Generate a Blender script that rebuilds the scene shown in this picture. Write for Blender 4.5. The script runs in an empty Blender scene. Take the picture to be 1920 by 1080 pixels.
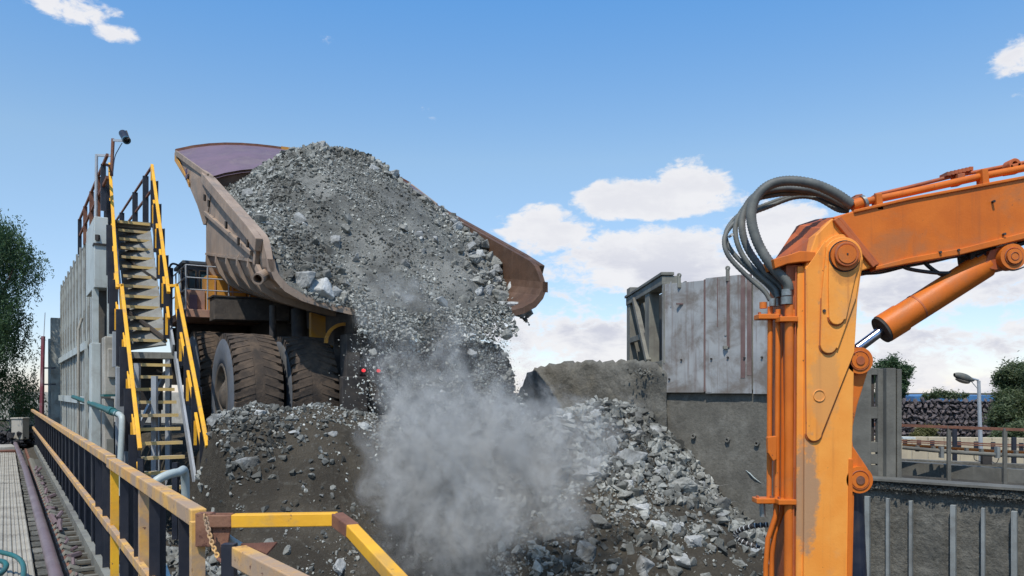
import bpy, bmesh, math, random
import numpy as np
from mathutils import Vector, Matrix, Euler
R = math.radians
random.seed(7); rng = np.random.default_rng(7)
S = bpy.context.scene
COL = S.collection

# ------------------------------------------------------------------ camera, sky, sun, exposure
F = 1500.0; HZ = 736.0; CX = 960.0          # focal length in photo pixels, horizon row, centre column
cam_d = bpy.data.cameras.new('camera'); cam = bpy.data.objects.new('camera', cam_d); COL.objects.link(cam)
cam.location = (0, 0, 0); cam.rotation_euler = (R(90), 0, 0)
cam_d.sensor_width = 36; cam_d.lens = 36 * F / 1920
cam_d.shift_y = (HZ - 540) / 1920
cam_d.clip_start = 0.05; cam_d.clip_end = 6000
S.camera = cam
SUN_TO = Vector((-0.26, -0.74, 1.28)).normalized()
sun_d = bpy.data.lights.new('sun', 'SUN'); sun_d.energy = 4.2; sun_d.angle = R(0.6); sun_d.color = (1, 0.94, 0.86)
sun = bpy.data.objects.new('sun', sun_d); COL.objects.link(sun)
sun.rotation_euler = SUN_TO.to_track_quat('Z', 'Y').to_euler(); sun.location = (-20, -30, 40)

w = bpy.data.worlds.new('World'); S.world = w; w.use_nodes = True
nt = w.node_tree; nt.nodes.clear()
def N(t, **k):
    n = nt.nodes.new(t)
    for a, b in k.items(): setattr(n, a, b)
    return n
def L(a, b): nt.links.new(a, b)
def MA(op, a, b=None, c=None, clamp=False):
    n = nt.nodes.new('ShaderNodeMath'); n.operation = op; n.use_clamp = clamp
    for i, v in enumerate((a, b, c)):
        if v is None: continue
        if isinstance(v, (int, float)): n.inputs[i].default_value = v
        else: nt.links.new(v, n.inputs[i])
    return n.outputs[0]
def MIX(f, a, b, typ='MIX'):
    n = nt.nodes.new('ShaderNodeMix'); n.data_type = 'RGBA'; n.blend_type = typ
    if isinstance(f, (int, float)): n.inputs[0].default_value = f
    else: nt.links.new(f, n.inputs[0])
    for i, v in ((6, a), (7, b)):
        if isinstance(v, tuple): n.inputs[i].default_value = (*v[:3], 1)
        else: nt.links.new(v, n.inputs[i])
    return n.outputs[2]
def RAMP(v, x0, x1, smooth=True):
    n = nt.nodes.new('ShaderNodeMapRange'); n.interpolation_type = 'SMOOTHSTEP' if smooth else 'LINEAR'
    nt.links.new(v, n.inputs[0]); n.inputs[1].default_value = x0; n.inputs[2].default_value = x1
    return n.outputs[0]
def NOISE(vec, scale, detail=5, rough=.55, dist=0):
    n = nt.nodes.new('ShaderNodeTexNoise'); nt.links.new(vec, n.inputs['Vector'])
    n.inputs['Scale'].default_value = scale; n.inputs['Detail'].default_value = detail
    n.inputs['Roughness'].default_value = rough; n.inputs['Distortion'].default_value = dist
    return n.outputs[0]
sky = N('ShaderNodeTexSky', sky_type='NISHITA', sun_disc=False)
sky.sun_elevation = math.asin(SUN_TO.z); sky.sun_rotation = math.atan2(SUN_TO.x, SUN_TO.y)
sky.air_density = 1.0; sky.dust_density = 0.6; sky.ozone_density = 1.6; sky.altitude = 1200
tc = N('ShaderNodeTexCoord'); sp = N('ShaderNodeSeparateXYZ'); L(tc.outputs['Generated'], sp.inputs[0])
az = MA('ARCTAN2', sp.outputs[0], sp.outputs[1]); el = MA('ARCSINE', sp.outputs[2])
azd = MA('MULTIPLY', az, 57.2958); eld = MA('MULTIPLY', el, 57.2958)
def cloud_coord(ky, off):
    c = N('ShaderNodeCombineXYZ'); L(MA('MULTIPLY', azd, 0.1), c.inputs[0]); L(MA('MULTIPLY', eld, 0.1 * ky), c.inputs[1]); c.inputs[2].default_value = off
    return c.outputs[0]
cc = cloud_coord(1.8, 3.3)
n_big = NOISE(cc, 2.2, 7, .55, .25)
n_edge = NOISE(cc, 6.5, 9, .62, .3)
n_mix = MA('ADD', MA('MULTIPLY', n_big, .5), MA('MULTIPLY', n_edge, .5))
def blob(a0, e0, ra, re, pw=1.0, flat=0.0):
    """soft ellipse at azimuth a0, elevation e0 (degrees); flat > 0 squares off its lower side"""
    da = MA('DIVIDE', MA('SUBTRACT', azd, a0), ra)
    de = MA('DIVIDE', MA('SUBTRACT', eld, e0), re)
    if flat: de = MA('MULTIPLY', de, MA('ADD', 1.0, MA('MULTIPLY', MA('LESS_THAN', de, 0.0), flat)))
    d = MA('ADD', MA('MULTIPLY', da, da), MA('MULTIPLY', de, de))
    return MA('MULTIPLY', MA('SUBTRACT', 1.0, d, clamp=True), pw)
blobs = [(10.2, 12.7, 8.0, 3.0, 1.0, 2.0), (12.6, 13.6, 4.2, 3.0, 1.0, 1.2), (6.8, 13.3, 3.6, 2.4, 1.0, 1.0), (-28.6, 23.0, 3.6, 1.5, .62, 0), (-26.3, 21.9, 2.4, .9, .6, 0), (-13.2, 23.4, 1.5, .8, .5, 0),
         (32.0, 19.4, 2.4, 1.5, .62, 0), (33.2, 17.6, 1.6, .9, .6, 0), (2.2, 11.2, 4.5, 2.6, 1.0, .3), (10.5, 8.8, 11, 3.6, 1.0, .2), (18.5, 10.6, 5, 3.2, .95, .2), (28, 6.6, 11, 3.0, .9, .2), (4, 4, 12, 2.6, .75, 0), (22, 3.5, 16, 2.0, .8, 0),
         (60, 17, 9, 4, .7, .4), (95, 12, 14, 4, .7, .4), (-75, 14, 10, 3, .6, .4), (150, 20, 14, 5, .7, .4), (-140, 16, 16, 4, .7, .4)]
tot = None
for b in blobs:
    v = blob(*b); tot = v if tot is None else MA('MAXIMUM', tot, v)
band = MA('MULTIPLY', MA('MULTIPLY', RAMP(eld, 13, 2), MA('ADD', .14, MA('MULTIPLY', RAMP(azd, -14, 4), .48))), 1.0)
cover = MA('MAXIMUM', tot, band)
dens = MA('ADD', MA('MULTIPLY', cover, .85), MA('MULTIPLY', MA('SUBTRACT', n_mix, .665), 1.9))
cmask = RAMP(dens, 0.0, 0.28)
n_sh = NOISE(cloud_coord(2.6, 9.1), 2.0, 6, .6, .2)
shade = MA('MULTIPLY', RAMP(n_sh, .36, .62), RAMP(dens, .08, .5))
thin = RAMP(eld, 11.5, 7.0)
ccol = MIX(MA('MULTIPLY', shade, MA('ADD', .25, MA('MULTIPLY', thin, .55))), (6.9, 6.85, 7.0), (4.3, 4.4, 5.2))
mul = MIX(RAMP(eld, 0, 16, False), (.98, .92, 1.06), (1.46, 1.52, 1.40)); mul = MIX(RAMP(eld, 16, 27, False), mul, (.92, 1.56, 1.86))
skyc = MIX(1.0, sky.outputs[0], mul, 'MULTIPLY')
final = MIX(MA('MULTIPLY', cmask, .94), skyc, ccol)
bg = N('ShaderNodeBackground'); L(final, bg.inputs[0]); bg.inputs[1].default_value = 0.13
wo = N('ShaderNodeOutputWorld'); L(bg.outputs[0], wo.inputs[0])
S.view_settings.view_transform = 'Standard'; S.view_settings.look = 'None'
S.view_settings.exposure = 0.0; S.view_settings.gamma = 1.0; S.view_settings.use_curve_mapping = False
S.render.engine = 'CYCLES'
S.cycles.volume_bounces = 1; S.cycles.max_bounces = 6; S.cycles.volume_step_rate = 1.0; S.cycles.volume_max_steps = 96

# ------------------------------------------------------------------ helpers
def W(px, py, Y):
    """a point at real distance Y that the photograph shows at (px, py)"""
    return Vector(((px - CX) / F * Y, Y, (HZ - py) / F * Y))
def WZ(px, Y, z): return Vector(((px - CX) / F * Y, Y, z))
DX, DY = -0.633, 1.0                        # walkway direction
def A(x0, Y, z): return Vector((x0 + DX * Y, Y, z))    # point on the line parallel to the walkway, offset x0
WD = Vector((DX, DY, 0)).normalized(); WN = Vector((-WD.y, WD.x, 0)) * -1     # along, and to its right

def tag(o, label=None, cat=None, group=None, kind=None):
    if label: o['label'] = label
    if cat: o['category'] = cat
    if group: o['group'] = group
    if kind: o['kind'] = kind
    return o
def empty(name, loc, label=None, cat=None, group=None, rz=0, kind=None):
    o = bpy.data.objects.new(name, None); o.location = loc; o.rotation_euler = (0, 0, rz); o.empty_display_size = .2
    COL.objects.link(o); return tag(o, label, cat, group, kind)
def world_origin(o):
    p = Vector((0, 0, 0))
    while o: p += o.location; o = o.parent
    return p

class MB:
    def __init__(s): s.v = []; s.f = []; s.sm = []
    def add(s, vs, fs, smooth=False):
        b = len(s.v); s.v += [tuple(v) for v in vs]; s.f += [tuple(i + b for i in f) for f in fs]; s.sm += [smooth] * len(fs); return s
    def box(s, c, size, M=None):
        """M: 3x3 axes (columns)"""
        c = Vector(c); h = [x / 2 for x in size]; vs = []
        for x in (-1, 1):
            for y in (-1, 1):
                for z in (-1, 1):
                    d = Vector((x * h[0], y * h[1], z * h[2]))
                    vs.append(c + (M @ d if M else d))
        return s.add(vs, [(0, 1, 3, 2), (4, 6, 7, 5), (0, 4, 5, 1), (2, 3, 7, 6), (0, 2, 6, 4), (1, 5, 7, 3)])
    def beam(s, a, b, w, h, up=(0, 0, 1)):
        a, b = Vector(a), Vector(b); d = (b - a); l = d.length
        if l < 1e-6: return s
        d.normalize(); u = Vector(up)
        if abs(d.dot(u)) > .98: u = Vector((0, 1, 0)) if abs(d.y) < .9 else Vector((1, 0, 0))
        x = d.cross(u).normalized(); z = x.cross(d).normalized()
        M = Matrix((x, d, z)).transposed()
        return s.box((a + b) / 2, (w, l, h), M)
    def tube(s, pts, r, n=10, closed_ends=True, rr=None):
        pts = [Vector(p) for p in pts]; m = len(pts); vs = []; fs = []; prev = None
        for i, p in enumerate(pts):
            d = (pts[min(i + 1, m - 1)] - pts[max(i - 1, 0)]).normalized()
            if prev is None:
                u = Vector((0, 0, 1)) if abs(d.z) < .9 else Vector((1, 0, 0))
                x = d.cross(u).normalized()
            else: x = (prev - d * prev.dot(d)).normalized()
            prev = x; y = d.cross(x); ri = rr[i] if rr else r
            for k in range(n):
                a = 2 * math.pi * k / n; vs.append(p + (x * math.cos(a) + y * math.sin(a)) * ri)
        for i in range(m - 1):
            for k in range(n):
                k2 = (k + 1) % n; fs.append((i * n + k, i * n + k2, (i + 1) * n + k2, (i + 1) * n + k))
        s.add(vs, fs, n > 6)
        if closed_ends:
            s.add(vs[:n], [tuple(range(n))[::-1]]); s.add(vs[-n:], [tuple(range(n))])
        return s
    def cyl(s, a, b, r, n=24, r2=None):
        return s.tube([a, b], r, n, True, [r, r if r2 is None else r2])
    def ring(s, a, b, ro, ri, n=28):
        """hollow cylinder"""
        a, b = Vector(a), Vector(b); d = (b - a).normalized(); u = Vector((0, 0, 1)) if abs(d.z) < .9 else Vector((1, 0, 0))
        x = d.cross(u).normalized(); y = d.cross(x); vs = []; fs = []
        for k in range(n):
            t = 2 * math.pi * k / n; e = x * math.cos(t) + y * math.sin(t)
            vs += [a + e * ro, b + e * ro, b + e * ri, a + e * ri]
        for k in range(n):
            p, q = 4 * k, 4 * ((k + 1) % n)
            for j in range(4): fs.append((p + j, p + (j + 1) % 4, q + (j + 1) % 4, q + j))
        return s.add(vs, fs)
    def prism(s, pts, off):
        """extrude polygon pts (3D) by vector off"""
        pts = [Vector(p) for p in pts]; off = Vector(off); n = len(pts)
        vs = pts + [p + off for p in pts]
        fs = [tuple(range(n)), tuple(range(2 * n - 1, n - 1, -1))] + [(i, i + n, (i + 1) % n + n, (i + 1) % n) for i in range(n)]
        return s.add(vs, fs)
    def build(s, name, m, parent=None, origin=None, bevel=0, sub=0):
        me = bpy.data.meshes.new(name)
        v = np.array(s.v, dtype=float).reshape(-1, 3)
        if parent is not None: o0 = world_origin(parent)
        elif origin is not None: o0 = Vector(origin)
        else: o0 = Vector(((v[:, 0].min() + v[:, 0].max()) / 2, (v[:, 1].min() + v[:, 1].max()) / 2, v[:, 2].min()))
        v -= np.array(o0)
        me.from_pydata(v.tolist(), [], s.f); me.update()
        me.polygons.foreach_set('use_smooth', s.sm)
        bm = bmesh.new(); bm.from_mesh(me); bmesh.ops.recalc_face_normals(bm, faces=bm.faces); bm.to_mesh(me); bm.free()
        me.materials.append(m)
        o = bpy.data.objects.new(name, me); COL.objects.link(o)
        if parent is not None: o.parent = parent
        else: o.location = o0
        if bevel:
            b = o.modifiers.new('bevel', 'BEVEL'); b.width = bevel; b.segments = 2; b.limit_method = 'ANGLE'; b.angle_limit = R(40)
        return o
def share(src, parent, loc=(0, 0, 0), rot=(0, 0, 0), scale=None, name=None):
    o = src.copy(); COL.objects.link(o); o.parent = parent; o.location = loc; o.rotation_euler = rot
    if scale: o.scale = scale
    return o
def numpy_mesh(name, V, T, m, attr=None, smooth=False, origin=(0, 0, 0), parent=None):
    """V (n,3), T (m,3) triangles; attr: dict name -> per-vertex float"""
    me = bpy.data.meshes.new(name)
    V = V - np.array(world_origin(parent) if parent else origin)
    me.vertices.add(len(V)); me.vertices.foreach_set('co', V.astype(np.float32).ravel())
    k = T.shape[1]
    me.loops.add(len(T) * k); me.loops.foreach_set('vertex_index', T.astype(np.int32).ravel())
    me.polygons.add(len(T)); me.polygons.foreach_set('loop_start', np.arange(0, len(T) * k, k, dtype=np.int32))
    me.polygons.foreach_set('use_smooth', np.full(len(T), smooth))
    me.update(calc_edges=True)
    if attr:
        for a, d in attr.items():
            at = me.attributes.new(a, 'FLOAT', 'POINT'); at.data.foreach_set('value', d.astype(np.float32))
    me.materials.append(m)
    o = bpy.data.objects.new(name, me); COL.objects.link(o)
    if parent: o.parent = parent
    else: o.location = origin
    return o

# ------------------------------------------------------------------ materials
def _new(name):
    global nt
    m = bpy.data.materials.new(name); m.use_nodes = True; nt = m.node_tree; nt.nodes.clear()
    out = N('ShaderNodeOutputMaterial'); p = N('ShaderNodeBsdfPrincipled'); L(p.outputs[0], out.inputs[0])
    return m, p
def surf(name, c1, c2=None, rough=.6, metal=0, scale=3, dirt=None, dirt_amt=.45, dirt_scale=1.5, streak=0, bump=.15, bump_scale=30, spec=.4, tone=None, rough_var=.1, chips=None, chip_amt=.62, fine=0.0, rust=None, bump_dist=.02, stains=()):
    """painted / mineral surface: two-tone base, soft dirt, downward streaks, small chips, fine relief"""
    m, p = _new(name)
    tcn = N('ShaderNodeTexCoord'); co = tcn.outputs['Object']
    c2 = c2 or tuple(x * .75 for x in c1)
    n1 = NOISE(co, scale, 6, .6)
    col = MIX(RAMP(n1, .35, .65), c1, c2)
    if fine:
        nf = NOISE(co, scale * 14, 3, .6)
        col = MIX(MA('MULTIPLY', RAMP(nf, .35, .7), fine), col, tuple(x * .45 for x in c1))
    if dirt:
        n2 = NOISE(co, dirt_scale, 8, .65, .4)
        col = MIX(MA('MULTIPLY', RAMP(n2, .62 - dirt_amt * .35, .80 - dirt_amt * .25), min(1, dirt_amt * 1.6)), col, dirt)
    if streak:
        mp = N('ShaderNodeMapping'); L(co, mp.inputs[0]); mp.inputs['Scale'].default_value = (9, 9, .35)
        n3 = NOISE(mp.outputs[0], 1.3, 5, .6)
        col = MIX(MA('MULTIPLY', RAMP(n3, .52, .72), streak), col, rust or dirt or c2)
    if chips:
        n4 = NOISE(co, 22, 4, .7)
        col = MIX(RAMP(n4, chip_amt, chip_amt + .03), col, chips)
    for (cx_, cz_, rx_, rz2_, sc_, amt_) in stains:      # a worn or greasy patch with a place of its own
        s3 = N('ShaderNodeSeparateXYZ'); L(co, s3.inputs[0])
        ex = MA('DIVIDE', MA('SUBTRACT', s3.outputs[0], cx_), rx_); ez = MA('DIVIDE', MA('SUBTRACT', s3.outputs[2], cz_), rz2_)
        dd = MA('SUBTRACT', 1.0, MA('ADD', MA('MULTIPLY', ex, ex), MA('MULTIPLY', ez, ez)), clamp=True)
        col = MIX(MA('MULTIPLY', RAMP(MA('ADD', MA('MULTIPLY', dd, .5), NOISE(co, 9, 6, .7)), .62, .85), amt_), col, sc_)
    if tone:
        at = N('ShaderNodeAttribute', attribute_name=tone)
        col = MIX(1.0, col, _grey(at.outputs['Fac']), 'MULTIPLY')
    L(col, p.inputs['Base Color'])
    nr = NOISE(co, scale * 3, 4, .6)
    L(MA('ADD', rough - rough_var / 2, MA('MULTIPLY', nr, rough_var), clamp=True), p.inputs['Roughness'])
    p.inputs['Metallic'].default_value = metal; p.inputs['Specular IOR Level'].default_value = spec
    if bump:
        nb = NOISE(co, bump_scale, 6, .65)
        b = N('ShaderNodeBump'); b.inputs['Strength'].default_value = bump; b.inputs['Distance'].default_value = bump_dist
        L(nb, b.inputs['Height']); L(b.outputs[0], p.inputs['Normal'])
    return m
def _grey(v):
    c = N('ShaderNodeCombineXYZ')
    for i in range(3): L(v, c.inputs[i])
    return c.outputs[0]
def rock_mat(name, c1, c2, c3, tone=False, bump=.5, rnd=True, s=6.0):
    m, p = _new(name)
    geo = N('ShaderNodeNewGeometry'); tcn = N('ShaderNodeTexCoord'); co = geo.outputs['Position']
    n1 = NOISE(co, s, 6, .65); n2 = NOISE(co, s * 4.5, 4, .7); n3 = NOISE(co, .9, 4, .6)
    col = MIX(RAMP(n1, .35, .65), c1, c2)
    col = MIX(MA('MULTIPLY', RAMP(n2, .52, .66), .55), col, c3)
    col = MIX(MA('MULTIPLY', RAMP(n3, .47, .60), .68), col, (.075, .070, .056))
    n5 = NOISE(co, 1.3, 5, .6, .5); col = MIX(MA('MULTIPLY', RAMP(n5, .56, .66), .6), col, tuple(min(1, x * 1.25 + .05) for x in c1))
    if tone:
        at = N('ShaderNodeAttribute', attribute_name='tone'); col = MIX(1.0, col, _grey(at.outputs['Fac']), 'MULTIPLY')
    elif rnd:
        oi = N('ShaderNodeObjectInfo')
        col = MIX(1.0, col, _grey(MA('ADD', .72, MA('MULTIPLY', oi.outputs['Random'], .55))), 'MULTIPLY')
    L(col, p.inputs['Base Color']); p.inputs['Roughness'].default_value = .93; p.inputs['Specular IOR Level'].default_value = .25
    b = N('ShaderNodeBump'); b.inputs['Strength'].default_value = bump; b.inputs['Distance'].default_value = .03
    L(MA('ADD', n2, n1), b.inputs['Height']); L(b.outputs[0], p.inputs['Normal'])
    return m
DUST = (.23, .205, .165)
M = {}
M['orange'] = surf('boom orange paint', (.66, .165, .018), (.56, .13, .014), .45, spec=.28, scale=2.2, dirt=(.36, .15, .06), dirt_amt=.36, dirt_scale=2.8, streak=.42, rust=(.34, .10, .03), bump=.10, bump_scale=50, chips=(.13, .05, .03), chip_amt=.67)
M['orange_light'] = surf('boom column orange paint', (.90, .36, .065), (.84, .29, .042), .48, spec=.28, scale=1.8, dirt=(.55, .30, .14), dirt_amt=.30, dirt_scale=2.2, streak=.55, rust=(.46, .155, .045), bump=.10, bump_scale=50, chips=(.16, .06, .03), chip_amt=.685, stains=[((1512 - 1550) / 1500 * 6.5, (1500 - 930) / 1500 * 6.5, .13, .62, (.30, .22, .15), .75), ((1577 - 1550) / 1500 * 6.5, (1500 - 515) / 1500 * 6.5, .14, .12, (.30, .12, .04), .45), ((1545 - 1550) / 1500 * 6.5, (1500 - 720) / 1500 * 6.5, .16, .5, (.62, .30, .10), .6)])
M['orange_dark'] = surf('boom orange rusty paint', (.48, .12, .03), (.36, .085, .03), .55, scale=3, dirt=(.20, .09, .05), dirt_amt=.45, dirt_scale=3, streak=.55, bump=.12, chips=(.12, .05, .03), chip_amt=.66)
M['hose'] = surf('hose grey rubber', (.13, .135, .12), (.085, .09, .085), .6, scale=9, dirt=(.20, .19, .16), dirt_amt=.4, bump=0)
M['hose_black'] = surf('hose black rubber', (.018, .02, .024), (.03, .032, .036), .45, scale=6, bump=.05)
M['chrome'] = surf('polished rod steel', (.42, .44, .50), (.30, .32, .40), .22, metal=1, scale=4, bump=.02, rough_var=.12)
M['steel_fit'] = surf('fitting zinc steel', (.34, .35, .33), (.22, .23, .21), .4, metal=.6, scale=20, bump=.1)
M['black_gloss'] = surf('lower cylinder dark blue', (.012, .018, .035), (.03, .035, .05), .3, scale=4, dirt=(.12, .10, .07), dirt_amt=.3, bump=.05)
M['yellow'] = surf('handrail yellow paint', (.84, .44, .025), (.76, .37, .025), .5, scale=3, dirt=(.42, .26, .10), dirt_amt=.38, dirt_scale=4, bump=.10, chips=(.17, .08, .05), chip_amt=.66)
M['yellow_old'] = surf('handrail yellow paint weathered', (.70, .40, .10), (.60, .30, .07), .7, scale=5, dirt=(.38, .26, .17), dirt_amt=.75, dirt_scale=3.5, bump=.12, chips=(.16, .08, .05), chip_amt=.63)
M['rust'] = surf('rusty steel', (.20, .088, .052), (.14, .06, .04), .8, scale=8, dirt=(.30, .16, .09), dirt_amt=.4, bump=.3, chips=(.08, .03, .02))
M['navy'] = surf('post black paint', (.014, .017, .026), (.024, .026, .035), .45, scale=5, dirt=(.07, .065, .06), dirt_amt=.25, dirt_scale=3, streak=.15, bump=.06)
M['grey_steel'] = surf('stair grey steel', (.36, .38, .40), (.28, .30, .31), .5, metal=.1, scale=2, dirt=(.22, .20, .17), dirt_amt=.35, streak=.3, bump=.08)
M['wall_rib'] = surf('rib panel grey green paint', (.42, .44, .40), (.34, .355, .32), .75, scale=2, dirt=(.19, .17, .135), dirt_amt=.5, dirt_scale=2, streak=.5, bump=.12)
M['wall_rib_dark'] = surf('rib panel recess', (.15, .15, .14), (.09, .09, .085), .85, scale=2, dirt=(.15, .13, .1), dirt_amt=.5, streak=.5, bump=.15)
M['column'] = surf('column pale green grey', (.52, .56, .53), (.44, .48, .455), .6, scale=1.2, dirt=(.25, .235, .2), dirt_amt=.35, streak=.3, bump=.06)
M['concrete_pale'] = surf('pale concrete', (.42, .39, .33), (.33, .31, .26), .9, scale=2, dirt=(.22, .20, .16), dirt_amt=.45, streak=.4, bump=.3, bump_scale=18)
M['tread'] = surf('stair tread', (.42, .38, .31), (.34, .30, .25), .75, scale=5, dirt=(.16, .13, .1), dirt_amt=.4, bump=.2)
M['tread_nose'] = surf('tread nosing yellow worn', (.62, .44, .17), (.56, .40, .15), .7, scale=5, dirt=(.42, .34, .22), dirt_amt=.5, bump=.1)
M['teal'] = surf('teal painted pipe', (.02, .13, .12), (.03, .10, .10), .45, scale=4, dirt=(.12, .14, .12), dirt_amt=.3, bump=.05)
M['pipe_pale'] = surf('pale galvanised pipe', (.42, .47, .44), (.34, .38, .36), .45, scale=3, dirt=(.26, .25, .2), dirt_amt=.3, bump=.05)
M['deck'] = surf('deck plank weathered', (.40, .37, .30), (.33, .30, .24), .8, scale=2.5, dirt=(.17, .15, .12), dirt_amt=.45, dirt_scale=2.2, bump=.2, bump_scale=25)
M['pipe_brown'] = surf('brown slurry pipe', (.17, .12, .12), (.13, .09, .09), .5, scale=3, dirt=(.25, .20, .18), dirt_amt=.4, bump=.08)
M['body_out'] = surf('truck body dusty tan paint', (.36, .268, .195), (.28, .205, .15), .75, scale=1.6, dirt=(.21, .18, .15), dirt_amt=.5, dirt_scale=1.3, streak=.5, rust=(.20, .14, .11), bump=.12, bump_scale=25, chips=(.12, .085, .065), chip_amt=.67)
M['body_in'] = surf('truck body worn inner steel', (.125, .066, .038), (.09, .05, .03), .6, metal=.15, scale=2.5, dirt=(.19, .115, .075), dirt_amt=.4, streak=.4, bump=.2)
M['canopy_in'] = surf('canopy purple grey steel', (.17, .115, .145), (.135, .095, .12), .6, scale=1.5, dirt=(.20, .15, .15), dirt_amt=.4, bump=.08, chips=(.06, .04, .05), chip_amt=.68)
M['truck_yellow'] = surf('truck orange yellow paint', (.60, .29, .035), (.50, .23, .035), .55, scale=3, dirt=(.36, .22, .11), dirt_amt=.4, bump=.06)
M['truck_orange_old'] = surf('truck faded pinkish paint', (.46, .28, .19), (.38, .20, .14), .7, scale=4, dirt=(.3, .2, .16), dirt_amt=.5, bump=.1)
M['truck_dark'] = surf('truck dark chassis', (.045, .040, .036), (.028, .025, .024), .75, scale=3, dirt=(.10, .08, .06), dirt_amt=.5, bump=.25)
M['deck_beam'] = surf('truck muddy deck beam', (.085, .072, .06), (.06, .05, .042), .85, scale=4, dirt=(.13, .105, .08), dirt_amt=.5, dirt_scale=6, bump=.35)
M['tyre'] = surf('tyre muddy tread', (.062, .045, .032), (.038, .030, .024), .92, scale=3, dirt=(.105, .074, .05), dirt_amt=.6, dirt_scale=4, bump=.5, bump_scale=22)
M['tyre_side'] = surf('tyre sidewall grey rubber', (.12, .13, .145), (.09, .10, .112), .75, scale=3, dirt=(.16, .145, .12), dirt_amt=.35, bump=.12)
M['hub'] = surf('wheel hub dusty', (.12, .10, .08), (.07, .06, .05), .8, scale=6, dirt=(.2, .165, .12), dirt_amt=.5, bump=.25)
M['glass'] = surf('cab glass', (.03, .07, .085), (.05, .10, .12), .08, scale=2, bump=0, spec=.8)
M['cab'] = surf('cab grey paint', (.10, .12, .135), (.07, .085, .1), .5, scale=3, dirt=(.18, .15, .12), dirt_amt=.3, bump=.06)
M['concrete'] = surf('pit wall muddy concrete', (.165, .155, .128), (.115, .108, .09), .95, scale=1.3, dirt=(.215, .205, .175), dirt_amt=.45, dirt_scale=1.8, streak=.35, rust=(.08, .075, .062), bump=.6, bump_scale=14, fine=.4, bump_dist=.03)
M['mud'] = surf('caked mud', (.165, .16, .138), (.105, .10, .085), .97, scale=1.2, dirt=(.21, .195, .155), dirt_amt=.4, dirt_scale=2.5, bump=.8, bump_scale=9, fine=.5, bump_dist=.05)
M['under_sheet'] = surf('stair underside grey', (.24, .245, .225), (.18, .18, .165), .8, scale=2, dirt=(.14, .13, .11), dirt_amt=.5, streak=.5, bump=.12)
M['wall_mud'] = surf('wall caked mud dark', (.155, .148, .125), (.10, .096, .08), .97, scale=1.6, dirt=(.20, .19, .16), dirt_amt=.45, dirt_scale=2.5, streak=.3, rust=(.07, .066, .055), bump=.9, bump_scale=9, fine=.6, bump_dist=.05)
M['plate'] = surf('steel plate grey', (.37, .375, .365), (.29, .295, .288), .65, metal=.1, scale=1.4, dirt=(.175, .15, .125), dirt_amt=.6, dirt_scale=1.6, streak=.6, rust=(.15, .10, .08), bump=.1, chips=(.14, .07, .05), chip_amt=.69)
M['plate_red'] = surf('steel strip red rust', (.17, .105, .095), (.13, .08, .07), .75, scale=3, dirt=(.25, .2, .17), dirt_amt=.4, streak=.4, bump=.2)
M['frame_grey'] = surf('frame muddy steel', (.23, .225, .185), (.17, .165, .14), .85, scale=2, dirt=(.11, .10, .085), dirt_amt=.45, streak=.5, bump=.2)
M['mud_steel'] = surf('waffle frame mud coated', (.135, .13, .11), (.10, .095, .08), .9, scale=2, dirt=(.19, .18, .15), dirt_amt=.4, streak=.4, bump=.4, bump_scale=16)
M['rib_steel'] = surf('wall rib pale steel', (.26, .275, .26), (.20, .21, .20), .7, scale=3, dirt=(.13, .12, .10), dirt_amt=.4, streak=.4, bump=.15)
M['beige'] = surf('beige concrete wall', (.50, .42, .28), (.43, .36, .25), .9, scale=2, dirt=(.36, .30, .22), dirt_amt=.3, streak=.3, bump=.15)
M['gabion'] = surf('dark basalt stone', (.115, .098, .098), (.07, .062, .066), .9, scale=3.5, dirt=(.17, .13, .115), dirt_amt=.5, dirt_scale=1.1, bump=.5, bump_scale=8)
M['gabion_gap'] = surf('dark wall core', (.022, .02, .02), (.03, .027, .026), .95, bump=.3)
M['blue_roof'] = surf('blue metal roof', (.06, .17, .34), (.05, .14, .28), .5, scale=2, bump=.03)
M['galv'] = surf('galvanised pole', (.45, .47, .48), (.38, .40, .41), .4, metal=.3, scale=3, bump=.04)
M['lamp_head'] = surf('lamp head weathered green grey', (.09, .10, .09), (.14, .13, .10), .6, scale=12, bump=.2)
M['lamp_lens'] = surf('lamp lens dusty', (.32, .28, .22), (.24, .2, .16), .35, scale=8, bump=.05)
M['cable'] = surf('blue grey cable', (.07, .09, .14), None, .5, bump=0)
M['red_pole'] = surf('faded red pole', (.20, .04, .05), (.14, .035, .045), .6, scale=3, dirt=(.3, .28, .27), dirt_amt=.4, bump=.08)
M['bark'] = surf('tree bark', (.09, .07, .05), (.06, .045, .035), .95, scale=6, bump=.6)
M['white_bit'] = surf('coil white plastic', (.55, .55, .52), None, .5, bump=0)
M['ground_far'] = surf('bare ground', (.20, .165, .125), (.14, .12, .095), .97, scale=.3, dirt=(.10, .09, .075), dirt_amt=.5, dirt_scale=.15, bump=.6, bump_scale=6, fine=.3)
M['rock'] = rock_mat('broken rock', (.275, .27, .235), (.19, .188, .165), (.09, .09, .08))
M['rock_pale'] = rock_mat('pale broken rock', (.39, .39, .365), (.29, .29, .27), (.15, .15, .14))
M['gravel'] = rock_mat('crushed ore', (.295, .295, .262), (.20, .20, .175), (.09, .088, .078), tone=True)
M['ore_bed'] = surf('fine crushed ore bed', (.20, .20, .175), (.085, .082, .07), .97, scale=.9, dirt=(.29, .285, .25), dirt_amt=.5, dirt_scale=.8, bump=1.0, bump_scale=26, fine=.8, bump_dist=.05)
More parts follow.
